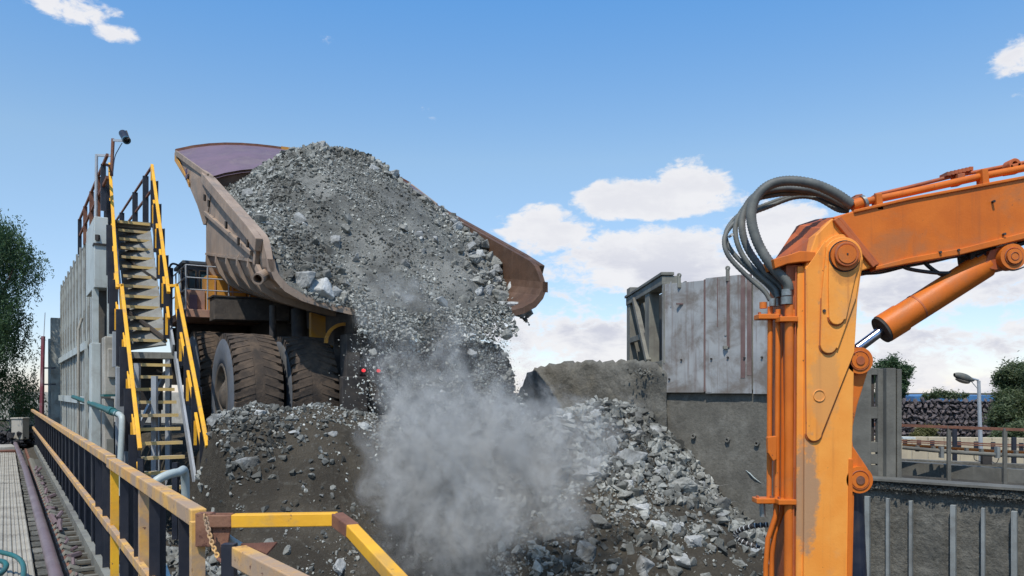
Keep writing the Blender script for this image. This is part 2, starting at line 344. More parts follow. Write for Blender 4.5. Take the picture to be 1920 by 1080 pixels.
def leaf_mat(name, c1, c2):
    m, p = _new(name)
    geo = N('ShaderNodeNewGeometry'); n = NOISE(geo.outputs['Position'], .9, 4, .6)
    at = N('ShaderNodeAttribute', attribute_name='tone')
    L(MIX(1.0, MIX(RAMP(n, .35, .65), c1, c2), _grey(at.outputs['Fac']), 'MULTIPLY'), p.inputs['Base Color']); p.inputs['Roughness'].default_value = .6
    p.inputs['Specular IOR Level'].default_value = .3
    tr = N('ShaderNodeBsdfTranslucent'); tr.inputs[0].default_value = (c2[0] * 1.3, c2[1] * 1.5, c2[2], 1)
    mx = N('ShaderNodeMixShader'); mx.inputs[0].default_value = .3; L(p.outputs[0], mx.inputs[1]); L(tr.outputs[0], mx.inputs[2])
    L(mx.outputs[0], [x for x in nt.nodes if x.type == 'OUTPUT_MATERIAL'][0].inputs[0])
    return m
M['leaf'] = leaf_mat('pepper tree leaves', (.045, .085, .035), (.075, .12, .06))
M['leaf2'] = leaf_mat('dusty green leaves', (.075, .10, .045), (.12, .145, .075))
M['leaf_dry'] = leaf_mat('dry grass', (.22, .19, .09), (.15, .15, .06))
def emit_mat(name, c, s):
    m, p = _new(name); p.inputs['Base Color'].default_value = (*c, 1); p.inputs['Emission Color'].default_value = (*c, 1); p.inputs['Emission Strength'].default_value = s
    return m
M['tail_light'] = emit_mat('tail light red', (.9, .02, .03), 1.1)
# ------------------------------------------------------------------ numeric tools
def vnoise(x, y, seed=0):
    xi = np.floor(x).astype(np.int64); yi = np.floor(y).astype(np.int64); fx = x - xi; fy = y - yi
    fx = fx * fx * (3 - 2 * fx); fy = fy * fy * (3 - 2 * fy)
    def h(a, b):
        n = (a * 374761393 + b * 668265263 + seed * 974634777) & 0xFFFFFFFF
        n = ((n ^ (n >> 13)) * 1274126177) & 0xFFFFFFFF
        return ((n ^ (n >> 16)) & 0xFFFF) / 65535.0
    return (h(xi, yi) * (1 - fx) + h(xi + 1, yi) * fx) * (1 - fy) + (h(xi, yi + 1) * (1 - fx) + h(xi + 1, yi + 1) * fx) * fy
def fbm(x, y, o=4, seed=0):
    s = np.zeros_like(x, dtype=float); a = .5; t = 0
    for i in range(o): s += a * vnoise(x * 2 ** i, y * 2 ** i, seed + i * 17); t += a; a *= .55
    return s / t - .5
class RBF:
    def __init__(s, pts):
        p = np.array(pts, float); s.c = p[:, :2]; n = len(p)
        D = np.linalg.norm(s.c[:, None] - s.c[None], axis=2)
        Am = np.zeros((n + 3, n + 3)); Am[:n, :n] = D - 0.15 * np.eye(n) * -1 * -1; Am[:n, n] = 1; Am[:n, n + 1:] = s.c; Am[n, :n] = 1; Am[n + 1:, :n] = s.c.T
        s.w = np.linalg.solve(Am, np.concatenate([p[:, 2], [0, 0, 0]])); s.n = n
    def __call__(s, x, y):
        x = np.asarray(x, float); y = np.asarray(y, float); sh = x.shape; x = x.ravel(); y = y.ravel()
        D = np.sqrt((x[:, None] - s.c[None, :, 0]) ** 2 + (y[:, None] - s.c[None, :, 1]) ** 2)
        return (D @ s.w[:s.n] + s.w[s.n] + s.w[s.n + 1] * x + s.w[s.n + 2] * y).reshape(sh)
HS, HC = .505, .863                         # truck axes: s to its right, u forward
def T(s, u, z): return Vector((HC * s - HS * u, HS * s + HC * u, z))
def SU(x, y): return HC * x + HS * y, -HS * x + HC * y

# ------------------------------------------------------------------ ground
gp = []
def g(s, u, z): x, y = HC * s - HS * u, HS * s + HC * u; gp.append((x, y, z))
for s, z in ((1.9, -.25), (3, -.10), (4.2, -.12), (5, -.32), (6, -.75), (7, -1.0), (8, -.95), (9, -.45), (10, -.12), (11, -.25)): g(s, 13.5, z)
for s, z in ((1.9, -1.3), (3, -.8), (4.2, -.75), (5, -1.0), (6, -1.6), (7, -2.1), (8, -1.9), (9, -1.3), (10, -.95), (11, -1.1)): g(s, 12.7, z)
for s, z in ((1.9, -2.2), (3, -1.75), (4.2, -1.7), (5, -2.2), (6, -2.9), (7, -3.2), (8, -2.8), (9, -2.05), (10, -1.75), (11.2, -2.15)): g(s, 11.6, z)
for s, z in ((1.9, -2.9), (3, -2.6), (4.2, -2.7), (5, -3.2), (6, -3.7), (7, -3.8), (8, -3.4), (9, -2.95), (10, -2.8), (11.5, -2.85), (12.5, -3.3)): g(s, 10.4, z)
for s in (2, 4, 6, 8, 10, 12.5): g(s, 8.0, -4.8); g(s, 5, -6.0)
for s in (1.5, 3, 5, 7, 9, 11): g(s, 14.9, -1.28); g(s, 17, -1.25); g(s, 21, -1.0)
g(12.2, 12.2, -2.35); g(12.8, 11.5, -3.0); g(11.8, 13.0, -1.2); g(11.3, 14.2, -.4)
ground_rbf = RBF(gp)
MW0 = np.array([3.42, 18.0]); MWD = np.array([1.83, -1.6]); MWD = MWD / np.linalg.norm(MWD)   # main pit wall line
def ground_z(X, Y):
    X = np.asarray(X, float); Y = np.asarray(Y, float)
    z = ground_rbf(X, Y) + .10 * fbm(X * 1.3, Y * 1.3, 4, 3) + .06 * fbm(X * 4, Y * 4, 3, 9)
    s, u = SU(X, Y)
    far = -1.25 - .0 * Y
    k = np.clip((u - 17) / 4, 0, 1); z = z * (1 - k) + (-1.0) * k                     # level tipping apron behind the berm
    k = np.clip((u - 26) / 30, 0, 1); z = z * (1 - k) + (-1.9) * k
    x0 = X - DX * Y
    k = np.clip((3.35 - x0) / .45, 0, 1); zl = np.where(Y > 30, -1.9, -2.3); z = z * (1 - k) + zl * k      # strip under stairs and walkway
    side = (X - MW0[0]) * MWD[1] * -1 + (Y - MW0[1]) * MWD[0]                          # > 0 behind the pit wall
    k = np.clip((side - .15) / .5, 0, 1); z = z * (1 - k) + (-2.35) * k
    return z
def axis(a, b, c, d, fine, n):
    m = np.arange(b, c + 1e-6, fine)
    lo = b - np.geomspace(fine, b - a, n)[::-1]; hi = c + np.geomspace(fine, d - c, n)
    return np.concatenate([lo, m, hi])
gx = axis(-3000, -7, 9, 3000, .09, 34); gy = axis(-400, 7.5, 19, 4000, .09, 38)
GX, GY = np.meshgrid(gx, gy); GZ = ground_z(GX, GY)
nx, ny = len(gx), len(gy); idx = np.arange(nx * ny).reshape(ny, nx)
Q = np.stack([idx[:-1, :-1], idx[:-1, 1:], idx[1:, 1:], idx[1:, :-1]], -1).reshape(-1, 4)
m, p = _new('pit dirt')
geo = N('ShaderNodeNewGeometry'); co = geo.outputs['Position']
n1 = NOISE(co, .8, 6, .6); n2 = NOISE(co, 9, 6, .7); n3 = NOISE(co, 30, 4, .7)
c = MIX(RAMP(n1, .38, .62), (.045, .038, .028), (.078, .066, .048))
c = MIX(MA('MULTIPLY', RAMP(n2, .52, .7), .55), c, (.13, .122, .10)); c = MIX(MA('MULTIPLY', RAMP(n3, .5, .7), .5), c, (.05, .046, .038))
L(c, p.inputs['Base Color']); p.inputs['Roughness'].default_value = .97; p.inputs['Specular IOR Level'].default_value = .2
b = N('ShaderNodeBump'); b.inputs['Strength'].default_value = .9; b.inputs['Distance'].default_value = .06; L(MA('ADD', n2, MA('MULTIPLY', n3, .5)), b.inputs['Height']); L(b.outputs[0], p.inputs['Normal'])
M['dirt'] = m
tag(numpy_mesh('ground', np.stack([GX, GY, GZ], -1).reshape(-1, 3), Q, M['dirt'], smooth=True), kind='structure')

# ------------------------------------------------------------------ rock shapes
def rock_bm(seed, npts=14, flat=.75, detail=0):
    r = random.Random(seed); bm = bmesh.new()
    for i in range(npts):
        v = Vector((r.gauss(0, 1), r.gauss(0, 1), r.gauss(0, 1))).normalized() * r.uniform(.75, 1.05)
        bm.verts.new((v.x * 1.0, v.y * r.uniform(.8, .95), v.z * flat))
    res = bmesh.ops.convex_hull(bm, input=bm.verts)
    junk = [e for e in res['geom_interior'] if isinstance(e, bmesh.types.BMVert)]
    bmesh.ops.delete(bm, geom=junk, context='VERTS')
    bmesh.ops.triangulate(bm, faces=bm.faces)
    if detail:
        bmesh.ops.bevel(bm, geom=list(bm.edges), offset=.05, segments=1, profile=.7, affect='EDGES')
        bmesh.ops.triangulate(bm, faces=bm.faces)
        for _ in range(detail):
            bmesh.ops.subdivide_edges(bm, edges=[e for e in bm.edges if e.calc_length() > .16], cuts=1, use_grid_fill=True)
            bmesh.ops.triangulate(bm, faces=bm.faces)
        from mathutils import noise as mn
        for v in bm.verts:
            o = Vector((seed * 3.1, 0, 0))
            d = mn.noise(v.co * 2.2 + o) * .07 + mn.noise(v.co * 6 + o) * .06 + mn.noise(v.co * 14 + o) * .03
            v.co += v.co.normalized() * d
    bmesh.ops.recalc_face_normals(bm, faces=bm.faces)
    return bm
small_rocks = []
for i in range(10):
    bm = rock_bm(100 + i, 9 if i % 2 else 11, .7); bm.verts.index_update()
    small_rocks.append((np.array([v.co[:] for v in bm.verts]), np.array([[v.index for v in f.verts] for f in bm.faces]))); bm.free()
def scatter_mesh(name, P, Rad, mat, parent=None, tone=(.7, 1.35), seed=0, origin=(0, 0, 0), shapes=None):
    shapes = shapes or small_rocks
    r = np.random.default_rng(seed); n = len(P)
    q = r.normal(size=(n, 4)); q /= np.linalg.norm(q, axis=1)[:, None]
    a, b_, c_, d = q.T
    Rm = np.stack([1 - 2 * (c_ * c_ + d * d), 2 * (b_ * c_ - a * d), 2 * (b_ * d + a * c_), 2 * (b_ * c_ + a * d), 1 - 2 * (b_ * b_ + d * d), 2 * (c_ * d - a * b_), 2 * (b_ * d - a * c_), 2 * (c_ * d + a * b_), 1 - 2 * (b_ * b_ + c_ * c_)], -1).reshape(n, 3, 3)
    sc = r.uniform(.65, 1.3, (n, 3)) * Rad[:, None]; tn = r.uniform(*tone, n) ** 1.3
    kind = r.integers(0, len(shapes), n); Vs, Ts, As = [], [], []; off = 0
    for k, (v, t) in enumerate(shapes):
        i = np.where(kind == k)[0]
        if not len(i): continue
        vv = np.einsum('nij,nkj->nki', Rm[i], v[None] * sc[i][:, None, :]) + P[i][:, None, :]
        Vs.append(vv.reshape(-1, 3)); m_ = len(v)
        Ts.append((t[None] + (np.arange(len(i)) * m_)[:, None, None]).reshape(-1, 3) + off); As.append(np.repeat(tn[i], m_)); off += len(i) * m_
    return numpy_mesh(name, np.concatenate(Vs), np.concatenate(Ts), mat, {'tone': np.concatenate(As)}, origin=origin, parent=parent)
tiny_rocks = []
for i in range(6):
    bm = rock_bm(700 + i, 6, .6); bm.verts.index_update()
    tiny_rocks.append((np.array([v.co[:] for v in bm.verts]), np.array([[v.index for v in f.verts] for f in bm.faces]))); bm.free()
big_rocks = []
for i in range(9):
    bm = rock_bm(300 + i, 11, .82, detail=2)
    me = bpy.data.meshes.new('boulder'); bm.to_mesh(me); bm.free(); me.materials.append(M['rock'] if i % 3 else M['rock_pale']); big_rocks.append(me)
mid_rocks = []
for i in range(10):
    bm = rock_bm(500 + i, 13, .72, detail=1 if i < 4 else 0)
    me = bpy.data.meshes.new('rock'); bm.to_mesh(me); bm.free(); me.materials.append(M['rock_pale'] if i % 4 == 0 else M['rock']); mid_rocks.append(me)
def put_rock(mesh, loc, size, label, group=None, name='rock', rot=None, cat='rock'):
    o = bpy.data.objects.new(name, mesh); COL.objects.link(o); o.location = loc
    o.scale = size if isinstance(size, tuple) else (size, size, size)
    o.rotation_euler = rot or (random.uniform(0, 6), random.uniform(-.5, .5), random.uniform(0, 6))
    return tag(o, label, cat, group)
# ================================================================== LEFT: pepper tree, pole, far ground things
def leaves(n, centre_fn, size, mat, name, parent, droop=0, seed=1, tone=(.55, 1.35)):
    r = np.random.default_rng(seed)
    P = centre_fn(r, n); n = len(P)
    a = r.normal(size=(n, 3)); a[:, 2] = a[:, 2] * .6 - droop; a /= np.linalg.norm(a, axis=1)[:, None]
    b = np.cross(a, r.normal(size=(n, 3))); b /= np.linalg.norm(b, axis=1)[:, None]
    sz = r.uniform(.6, 1.3, n)[:, None] * size
    V = np.stack([P - a * sz, P + b * sz * .32, P + a * sz, P - b * sz * .32], 1).reshape(-1, 3)
    Tq = np.arange(n * 4).reshape(n, 4)
    return numpy_mesh(name, V, Tq, mat, {'tone': np.repeat(r.uniform(*tone, n), 4)}, parent=parent)
tr = empty('pepper_tree', A(0, 30, -1.9) + Vector((-.95, 0, 0)), 'weeping green tree at the left edge, drooping foliage, left of the ribbed wall', 'tree')
o0 = tr.location
mb = MB(); mb.tube([o0, o0 + Vector((.1, 0, 1.5)), o0 + Vector((0, .2, 3)), o0 + Vector((.4, .3, 4.6))], .3, 10, True, [.34, .27, .22, .12])
limbs = []
for i in range(9):
    a = i * .7 + .3; e = o0 + Vector((math.cos(a) * random.uniform(1.2, 2.0), math.sin(a) * 1.4, random.uniform(4.4, 6.6)))
    mb.tube([o0 + Vector((0, .2, 2.6 + .15 * i)), (o0 + e) / 2 + Vector((0, 0, 1.8)), e], .08, 6, True, [.13, .08, .03]); limbs.append(e)
mb.build('trunk', M['bark'], tr)
def pepper(r, n):
    out = []
    heads = [(o0.x + .1 + r.normal() * .95, o0.y + r.normal() * .9, r.uniform(-.2, 6.3)) for _ in range(60)]
    hs = []
    for h in heads:
        z = h[2]; lim = 1.0 + .75 * math.sin(max(0, min(1, (z + .6) / 6.6)) * 3.0)
        dx = h[0] - o0.x; dx = max(-lim, min(lim, dx * 1.3)); hs.append((o0.x + dx, h[1], z))
    for k in range(1500):
        h = hs[r.integers(len(hs))]; c = np.array(h) + r.normal(size=3) * (.26, .45, .3)
        ln = r.uniform(.5, 1.6); m_ = int(ln * 46)
        t = r.random(m_)[:, None]
        p = c + np.array([r.normal() * .15, r.normal() * .15, -ln]) * t + r.normal(size=(m_, 3)) * .07
        out.append(p)
    return np.concatenate(out)
leaves(0, pepper, .062, M['leaf'], 'crown', tr, droop=1.1, seed=4)

pl = empty('marker_pole', A(1.33, 27, -1.9), 'thin faded red pole standing at the far end of the walkway', 'pole')
mb = MB(); mb.beam(WZ(76, 27, -1.9), WZ(81, 27, 1.9), .09, .09); mb.build('pole_shaft', M['red_pole'], pl)
mb = MB(); mb.tube([WZ(82, 27, 1.85), WZ(84.5, 27, 2.7)], .012, 6); mb.build('whip_tip', M['galv'], pl)
fr = empty('pipe_frame', WZ(92, 27.4, -1.9), 'small dark open pipe frame between red pole and ribbed wall', 'frame')
mb = MB(); mb.beam(WZ(80, 27.4, -1.9), WZ(81, 27.4, .86), .06, .06); mb.build('upright', M['navy'], fr)
for z in (.84, .28): mb = MB(); mb.beam(WZ(80, 27.4, z), WZ(104, 27.4, z), .05, .05); mb.build('rail', M['navy'], fr)

# far low walls and bits at the end of the walkway
bl = empty('low_block_wall', WZ(48, 33, -1.9), 'low brown block wall at the far end of the walkway', 'wall')
mb = MB(); mb.box(WZ(50, 33, -1.3), (1.2, .4, 1.15)); mb.build('wall', M['concrete_pale'], bl)
for i in range(4):
    mb = MB(); mb.box(WZ(30 + i * 13, 32.6, -.68), (.27, .5, .10)); mb.build('coping_block', M['beige'], bl)
cb = MB(); cb.box(WZ(38, 29.5, -1.35), (.42, .4, .75)); cb.box(WZ(38, 29.5, -.95), (.48, .46, .06))
tag(cb.build('concrete_block', M['concrete_pale'], bevel=.02), 'small pale concrete block beside the walkway end', 'block')
fw = MB(); fw.prism([(-60, 70, -2), (-9, 46, -2), (-9, 46, .0), (-60, 70, .05)], (.3, .6, 0))
tag(fw.build('far_wall', M['concrete_pale']), 'long pale low wall far away on the left horizon', 'wall')
em = MB()
for i in range(60):
    x = -40 + i * .7
    em.add([(x, 60, -2), (x + .7, 60, -2), (x + .7, 63, .0 + .5 * math.sin(i * .8) * .3 - .3), (x, 63, .0 + .5 * math.sin((i - 1) * .8) * .3 - .3)], [(0, 1, 2, 3)])
tag(em.build('far_bank', M['ground_far']), kind='structure')
hp = []
r_ = np.random.default_rng(5)
P = np.stack([(r_.uniform(-10, 60, 1400) - CX) / F * 30, r_.uniform(29, 36, 1400), -1.95 + r_.random(1400) ** 2 * .5], -1)
tag(scatter_mesh('black_ore_heap', P, r_.uniform(.05, .22, 1400), surf('dark ore', (.03, .03, .034), (.05, .048, .05), .8, scale=8, bump=.3), seed=3), 'dark broken ore heap left of the walkway end', 'rubble', kind='stuff')

# ================================================================== WALKWAY the camera stands on
wk = empty('walkway', A(0, 12, -1.75), kind='structure')
for i in range(13):
    x0 = .275 - .085 * i * 1.18 - .05
    for (ya, yb) in ((1.5, 14.9), (15.0, 22.6)):
        mb = MB()
        a, b_ = A(x0, ya, -1.72), A(x0, yb, -1.72); mb.beam(a, b_, .080, .04)
        for k in (-1, 1): mb.beam(a + WN * .021 * k + Vector((0, 0, .024)), b_ + WN * .021 * k + Vector((0, 0, .024)), .022, .012)
        mb.build('plank', M['deck'], wk)
mb = MB(); mb.beam(A(-.35, 22.7, -1.70), A(.25, 22.7 + .35, -1.70), .5, .1); mb.build('end_plate', M['rust'], wk)
mb = MB(); mb.beam(A(-.35, 24.2, -1.66), A(.25, 24.5, -1.66), 1.6, .08); mb.build('end_slab', M['concrete_pale'], wk)
mb = MB(); mb.beam(A(-.3, 1.5, -1.98), A(-.3, 24, -1.98), 1.2, .08); mb.build('sub_deck', M['truck_dark'], wk)
# cable tray: stringer, dusty trough, ladder rungs
ct = empty('cable_ladder', A(.65, 12, -1.85), 'rusty cable ladder with caked dirt beside the brown pipe', 'cable ladder')
mb = MB(); mb.beam(A(.93, 1.5, -1.72), A(.93, 25, -1.72), .07, .14); mb.build('side_channel', M['frame_grey'], ct)
mb = MB(); mb.beam(A(.62, 1.5, -1.80), A(.62, 25, -1.80), .05, .10); mb.build('side_channel', M['rust'], ct)
mb = MB()
for i in range(60):
    y = 3.5 + i * .36; a = A(.40, y, -1.80); mb.box(a + Vector((random.uniform(-.02, .02), 0, 0)), (.16, .30, .10), Matrix.Rotation(R(32), 3, 'Z'))
mb.build('caked_dirt', M['ore_bed'], ct)
r0 = None
for i in range(52):
    y = 3.5 + i * .34
    mb = MB()
    if r0 is None:
        a = A(.64, y, -1.76); mb.beam(a, a + WN * .25, .07, .03); mb.tube([a - WN * .02, a + Vector((0, 0, .035)), a + WN * .07], .035, 6); r0 = mb.build('rung', M['frame_grey'], ct); base = A(.64, y, 0)
    else: share(r0, ct, A(.64, y, 0) - base)
for i in range(40):
    y = 3.7 + i * .36
    mb = MB(); mb.tube([A(.66, y, -1.72), A(.70, y + .16, -1.70)], .03, 6)
    if i == 0: r1 = mb.build('clod', M['pipe_brown'], ct); b1 = A(.66, y, 0); r1.data.transform(Matrix.Translation(-(b1 - ct.location + Vector((0, 0, -1.71))))); r1.location = b1 - ct.location + Vector((0, 0, -1.71))
    else: share(r1, ct, A(.64 + random.random() * .08, y + random.uniform(-.1, .1), -1.71) - ct.location, (random.uniform(-.6, .6), 0, random.uniform(-.5, .5)), [random.uniform(.5, 1.3)] * 3)
pp = MB(); pp.tube([A(.42, 1.5, -1.53), A(.42, 8, -1.53), A(.40, 16, -1.54), A(.30, 24.5, -1.56)], .055, 14)
tag(pp.build('brown_pipe', M['pipe_brown']), 'long brown pipe lying along the walkway beside the planks', 'pipe')
hs = empty('teal_hose', W(22, 1060, 6.9), 'looped teal green hose lying on the walkway planks', 'hose')
def curve(pts, n=40):
    """Catmull-Rom through pts"""
    P = [Vector(p) for p in pts]; P = [P[0] * 2 - P[1]] + P + [P[-1] * 2 - P[-2]]; out = []
    m_ = len(P) - 3
    for i in range(n + 1):
        t = i / n * m_; k = min(int(t), m_ - 1); f = t - k; a, b, c, d = P[k:k + 4]
        out.append(.5 * ((2 * b) + (c - a) * f + (2 * a - 5 * b + 4 * c - d) * f * f + (3 * b - a - 3 * c + d) * f ** 3))
    return out
mb = MB(); mb.tube(curve([W(-30, 1028, 7.6), W(0, 1035, 7.4), W(30, 1044, 7.3), W(44, 1062, 6.9), W(40, 1095, 6.5), W(20, 1120, 6.3)]), .022, 10); mb.build('hose_loop', M['teal'], hs)
mb = MB(); mb.tube(curve([W(-20, 1085, 6.6), W(2, 1075, 6.8), W(12, 1060, 6.9), W(2, 1052, 7.0), W(-20, 1056, 7.0)]), .022, 10); mb.build('hose_loop', M['teal'], hs)

# near handrail
hr = empty('walkway_handrail', A(.95, 12, -1.75), 'weathered yellow handrail with black posts along the walkway', 'handrail')
mb = MB(); mb.beam(A(.93, 7.06, -.615), A(.95, 3.93, -.615), .075, .085); mb.build('top_rail', M['yellow_old'], hr, bevel=.006)
mb = MB(); mb.beam(A(.90, 27, -.60), A(.94, 7.1, -.60), .075, .08); mb.build('top_rail', M['yellow_old'], hr, bevel=.006)
mb = MB(); mb.beam(A(.91, 26.5, -1.16), A(.93, 7.1, -1.20), .05, .07); mb.build('mid_rail', M['yellow_old'], hr, bevel=.005)
mb = MB(); mb.beam(A(.93, 7.1, -1.20), A(.93, 3.3, -1.20), .045, .065); mb.build('mid_rail', M['yellow_old'], hr, bevel=.005)
for px, Y, w_, mt in ((211, 7.06, .045, 'yellow'), (269, 5.55, .05, 'yellow_old'), (377, 3.88, .065, 'yellow_old')):
    mb = MB(); x = A(.93, Y, 0); M3 = Matrix.Rotation(R(32), 3, 'Z')
    mb.box((x.x, x.y, -1.2), (w_ * .18, w_ * 1.5, 1.1), M3)
    mb.box(Vector((x.x, x.y, -1.2)) + M3 @ Vector((.03, -w_ * .7, 0)), (.06, .008, 1.1), M3); mb.box(Vector((x.x, x.y, -1.2)) + M3 @ Vector((.03, w_ * .7, 0)), (.06, .008, 1.1), M3)
    if Y < 4: mb = MB(); mb.box((x.x + .0, x.y, -1.25), (.062, .062, 1.25), M3)
    mb.build('yellow_post', M[mt], hr)
ys = [4.28, 5.15, 5.75, 6.45, 7.6, 8.2] + [8.9 + i * .78 for i in range(23)]
for y in ys:
    x = A(.95, y, 0); mb = MB(); mb.box((x.x + .012, x.y, -1.22), (.015, .105, 1.16), Matrix.Rotation(R(32), 3, 'Z')); mb.box((x.x + .03, x.y + .045, -1.22), (.06, .012, 1.16), Matrix.Rotation(R(32), 3, 'Z'))
    if y < 8.5: mb.box((x.x + .03, x.y - .05, -1.22), (.062, .012, 1.16), Matrix.Rotation(R(32), 3, 'Z'))
    mb.build('post', M['navy'], hr)
# corner gusset and cross bay rail
cr = W(386, 985, 3.85)
mb = MB(); mb.box(W(385, 992, 3.86), (.075, .06, .16)); mb.prism([W(392, 962, 3.84), W(437, 962, 3.84), W(424, 1040, 3.84), W(408, 1050, 3.84)], (0, .012, 0)); mb.build('rusty_gusset', M['rust'], hr, bevel=.003)
bay = empty('bay_handrail', W(540, 990, 3.86) - Vector((0, 0, 1.1)), 'bright yellow handrail bending down beside the rocky slope', 'handrail')
mb = MB(); mb.beam(W(437, 976, 3.85), W(632, 973, 3.85), .06, .063); mb.build('rail', M['yellow'], bay, bevel=.005)
mb = MB(); mb.beam(W(392, 976, 3.851), W(438, 976, 3.851), .058, .060); mb.build('rust_joint', M['rust'], bay, bevel=.005)
mb = MB(); mb.beam(W(631, 973, 3.85), W(662, 996, 3.70), .062, .065); mb.build('rust_joint', M['rust'], bay, bevel=.005)
mb = MB(); mb.beam(W(660, 994, 3.70), W(790, 1135, 2.9), .056, .058); mb.build('rail', M['yellow'], bay, bevel=.005)
lr = empty('gate_rail', W(500, 1060, 3.2) - Vector((0, 0, 1)), 'thick yellow box rail in the lower foreground below the chain', 'handrail')
mb = MB(); mb.beam(W(448, 1042, 3.42), W(640, 1142, 2.65), .065, .085); mb.build('rail', M['yellow_old'], lr, bevel=.005)
mb = MB(); mb.box(W(430, 1075, 3.5), (.055, .05, .26)); mb.build('post', M['navy'], lr)
mb = MB(); mb.prism([W(452, 1019, 3.50), W(520, 1016, 3.62), W(500, 1038, 3.55)], (0, 0, -.01)); mb.build('rust_plate', M['rust'], lr)
mb = MB(); mb.tube(curve([W(424, 1003, 3.9), W(437, 1013, 3.9), W(452, 1022, 3.9)]), .014, 8); mb.build('pale_handle', M['pipe_pale'], lr)
ch = empty('safety_chain', W(384, 965, 3.78), 'short orange chain hanging from the rusty corner of the handrail', 'chain')
path = curve([W(384, 966, 3.76), W(390, 990, 3.76), W(398, 1020, 3.74), W(411, 1050, 3.7)], 60)
d_ = 0; k = 0
for i in range(0, 60, 4):
    a = path[i]; b_ = path[i + 4]; c = (a + b_) / 2; ax = (b_ - a).normalized(); side = ax.cross(Vector((0, 1, 0))).normalized() if k % 2 else Vector((0, 1, 0))
    pts = []
    for j in range(13):
        t = 2 * math.pi * j / 12; pts.append(c + ax * math.cos(t) * .0125 + side * math.sin(t) * .009)
    mb = MB(); mb.tube(pts, .0042, 6, False); mb.build('chain_link', M['yellow_old'], ch); k += 1
mb = MB(); mb.tube(curve([W(409, 1048, 3.7), W(420, 1054, 3.66), W(434, 1045, 3.6), W(446, 1032, 3.55)]), .009, 8); mb.build('rust_hook', M['rust'], ch)

# things under and behind the handrail
bp = MB(); bp.tube(curve([A(1.55, 8.6, -2.3), A(1.55, 8.5, -1.2), A(1.56, 8.4, -.95), A(1.85, 8.6, -.86), A(2.0, 8.9, -1.0), A(2.0, 9.0, -2.3)], 30), .045, 12)
tag(bp.build('bent_pipe', M['pipe_pale']), 'pale blue-grey pipe bent like a hook at the stair foot', 'pipe')
for (x0, y0, x1, y1, z, lab) in ((1.2, 5.0, 1.7, 9, -1.85, 'pale beam lying low behind the near black posts'), (1.5, 6, 2.4, 6.6, -2.0, 'short pale beam crossing under the handrail')):
    mb = MB(); mb.beam(A(x0, y0, z), A(x1, y1, z), .12, .10); tag(mb.build('steel_beam', M['column'], bevel=.008), lab, 'beam')
gb = MB(); gb.beam(A(1.08, 3, -1.9), A(1.08, 26, -1.9), .10, .18); tag(gb.build('edge_beam', M['frame_grey']), 'long grey edge beam outside the walkway handrail foot', 'beam')
pr = np.random.default_rng(2); n = 1500
yy = pr.uniform(4.5, 13, n); xx = pr.uniform(1.2, 3.2, n); P = np.stack([xx + DX * yy, yy, ground_z(xx + DX * yy, yy) + .03], -1)
tag(scatter_mesh('spill_rubble', P, pr.uniform(.02, .11, n), M['gravel'], seed=8), 'spilled rubble on the ground below the walkway', 'rubble', kind='stuff')

# ================================================================== RIBBED RETAINING WALL (left of stairs)
Mw = Matrix((WN, WD, Vector((0, 0, 1)))).transposed()
def wbox(mb, x0, x1, ya, yb, za, zb):
    """box whose sides run along / across the walkway direction"""
    c = (A(x0, ya, za) + A(x1, yb, zb)) / 2; k = WN.dot(Vector((1, 0, 0)))
    return mb.box(c, ((x1 - x0) * k, (yb - ya) * 1.183, zb - za), Mw)
rw = empty('ribbed_wall', A(2.1, 23, -1.9), 'tall grey-green ribbed retaining wall running away beside the stairs', 'wall')
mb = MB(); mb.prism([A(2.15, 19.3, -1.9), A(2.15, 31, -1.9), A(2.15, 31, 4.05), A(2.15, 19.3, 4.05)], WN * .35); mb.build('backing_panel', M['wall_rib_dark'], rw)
for i in range(11):
    y = 19.4 + i * 1.12
    if i == 0:
        mb = MB(); wbox(mb, 2.105, 2.16, y, y + .12, -1.9, 4.13); r0 = mb.build('rib', M['wall_rib'], rw); b0 = A(2.02, y, 0)
        mb = MB(); wbox(mb, 2.13, 2.16, y + .62, y + .70, -1.9, 3.95); r2 = mb.build('rib', M['column'], rw)
    else:
        share(r0, rw, A(2.02, y, 0) - b0); share(r2, rw, A(2.02, y, 0) - b0)
for z in (1.2, -.2):
    mb = MB(); mb.beam(A(2.04, 20.2, z), A(2.04, 30.5, z), .05, .20); mb.build('waler', M['column'], rw)
for (y, h) in ((31.3, 2.9), (33, 2.2)):
    mb = MB(); mb.beam(A(2.05, y, -1.9), A(2.05, y, h), .5, .5, up=WD); mb.build('end_pier', M['wall_rib'], rw)
mb = MB(); mb.tube([A(1.86, 20.4, -1.5), A(1.86, 20.4, 1.6)], .035, 8); mb.tube([A(1.86, 20.4, 1.6), A(1.95, 20.4, 1.9)], .035, 8); mb.build('conduit', M['concrete_pale'], rw)
# end columns of the tipping platform
ec = empty('platform_column', A(2.3, 17.8, -1.9), 'pale green-grey steel tower column left of the stair top', 'column')
mb = MB(); wbox(mb, 1.92, 2.24, 17.4, 19.1, 2.28, 3.82); mb.build('upper_casing', M['column'], ec, bevel=.012)
mb = MB(); wbox(mb, 1.90, 2.26, 17.37, 17.6, 3.20, 3.24); mb.build('seam_strip', M['truck_dark'], ec)
mb = MB(); mb.box(A(2.0, 17.36, 3.36), (.07, .1, .12)); mb.build('dark_lug', M['truck_dark'], ec)
mb = MB(); wbox(mb, 1.90, 2.04, 17.5, 17.65, 1.0, 2.28); mb.build('leg', M['column'], ec)
mb = MB(); wbox(mb, 2.2, 2.36, 17.3, 17.4, 1.0, 2.28); mb.build('leg', M['column'], ec)
mb = MB(); wbox(mb, 1.93, 2.33, 17.9, 18.0, 1.0, 2.28); mb.build('recess_panel', M['wall_rib_dark'], ec)
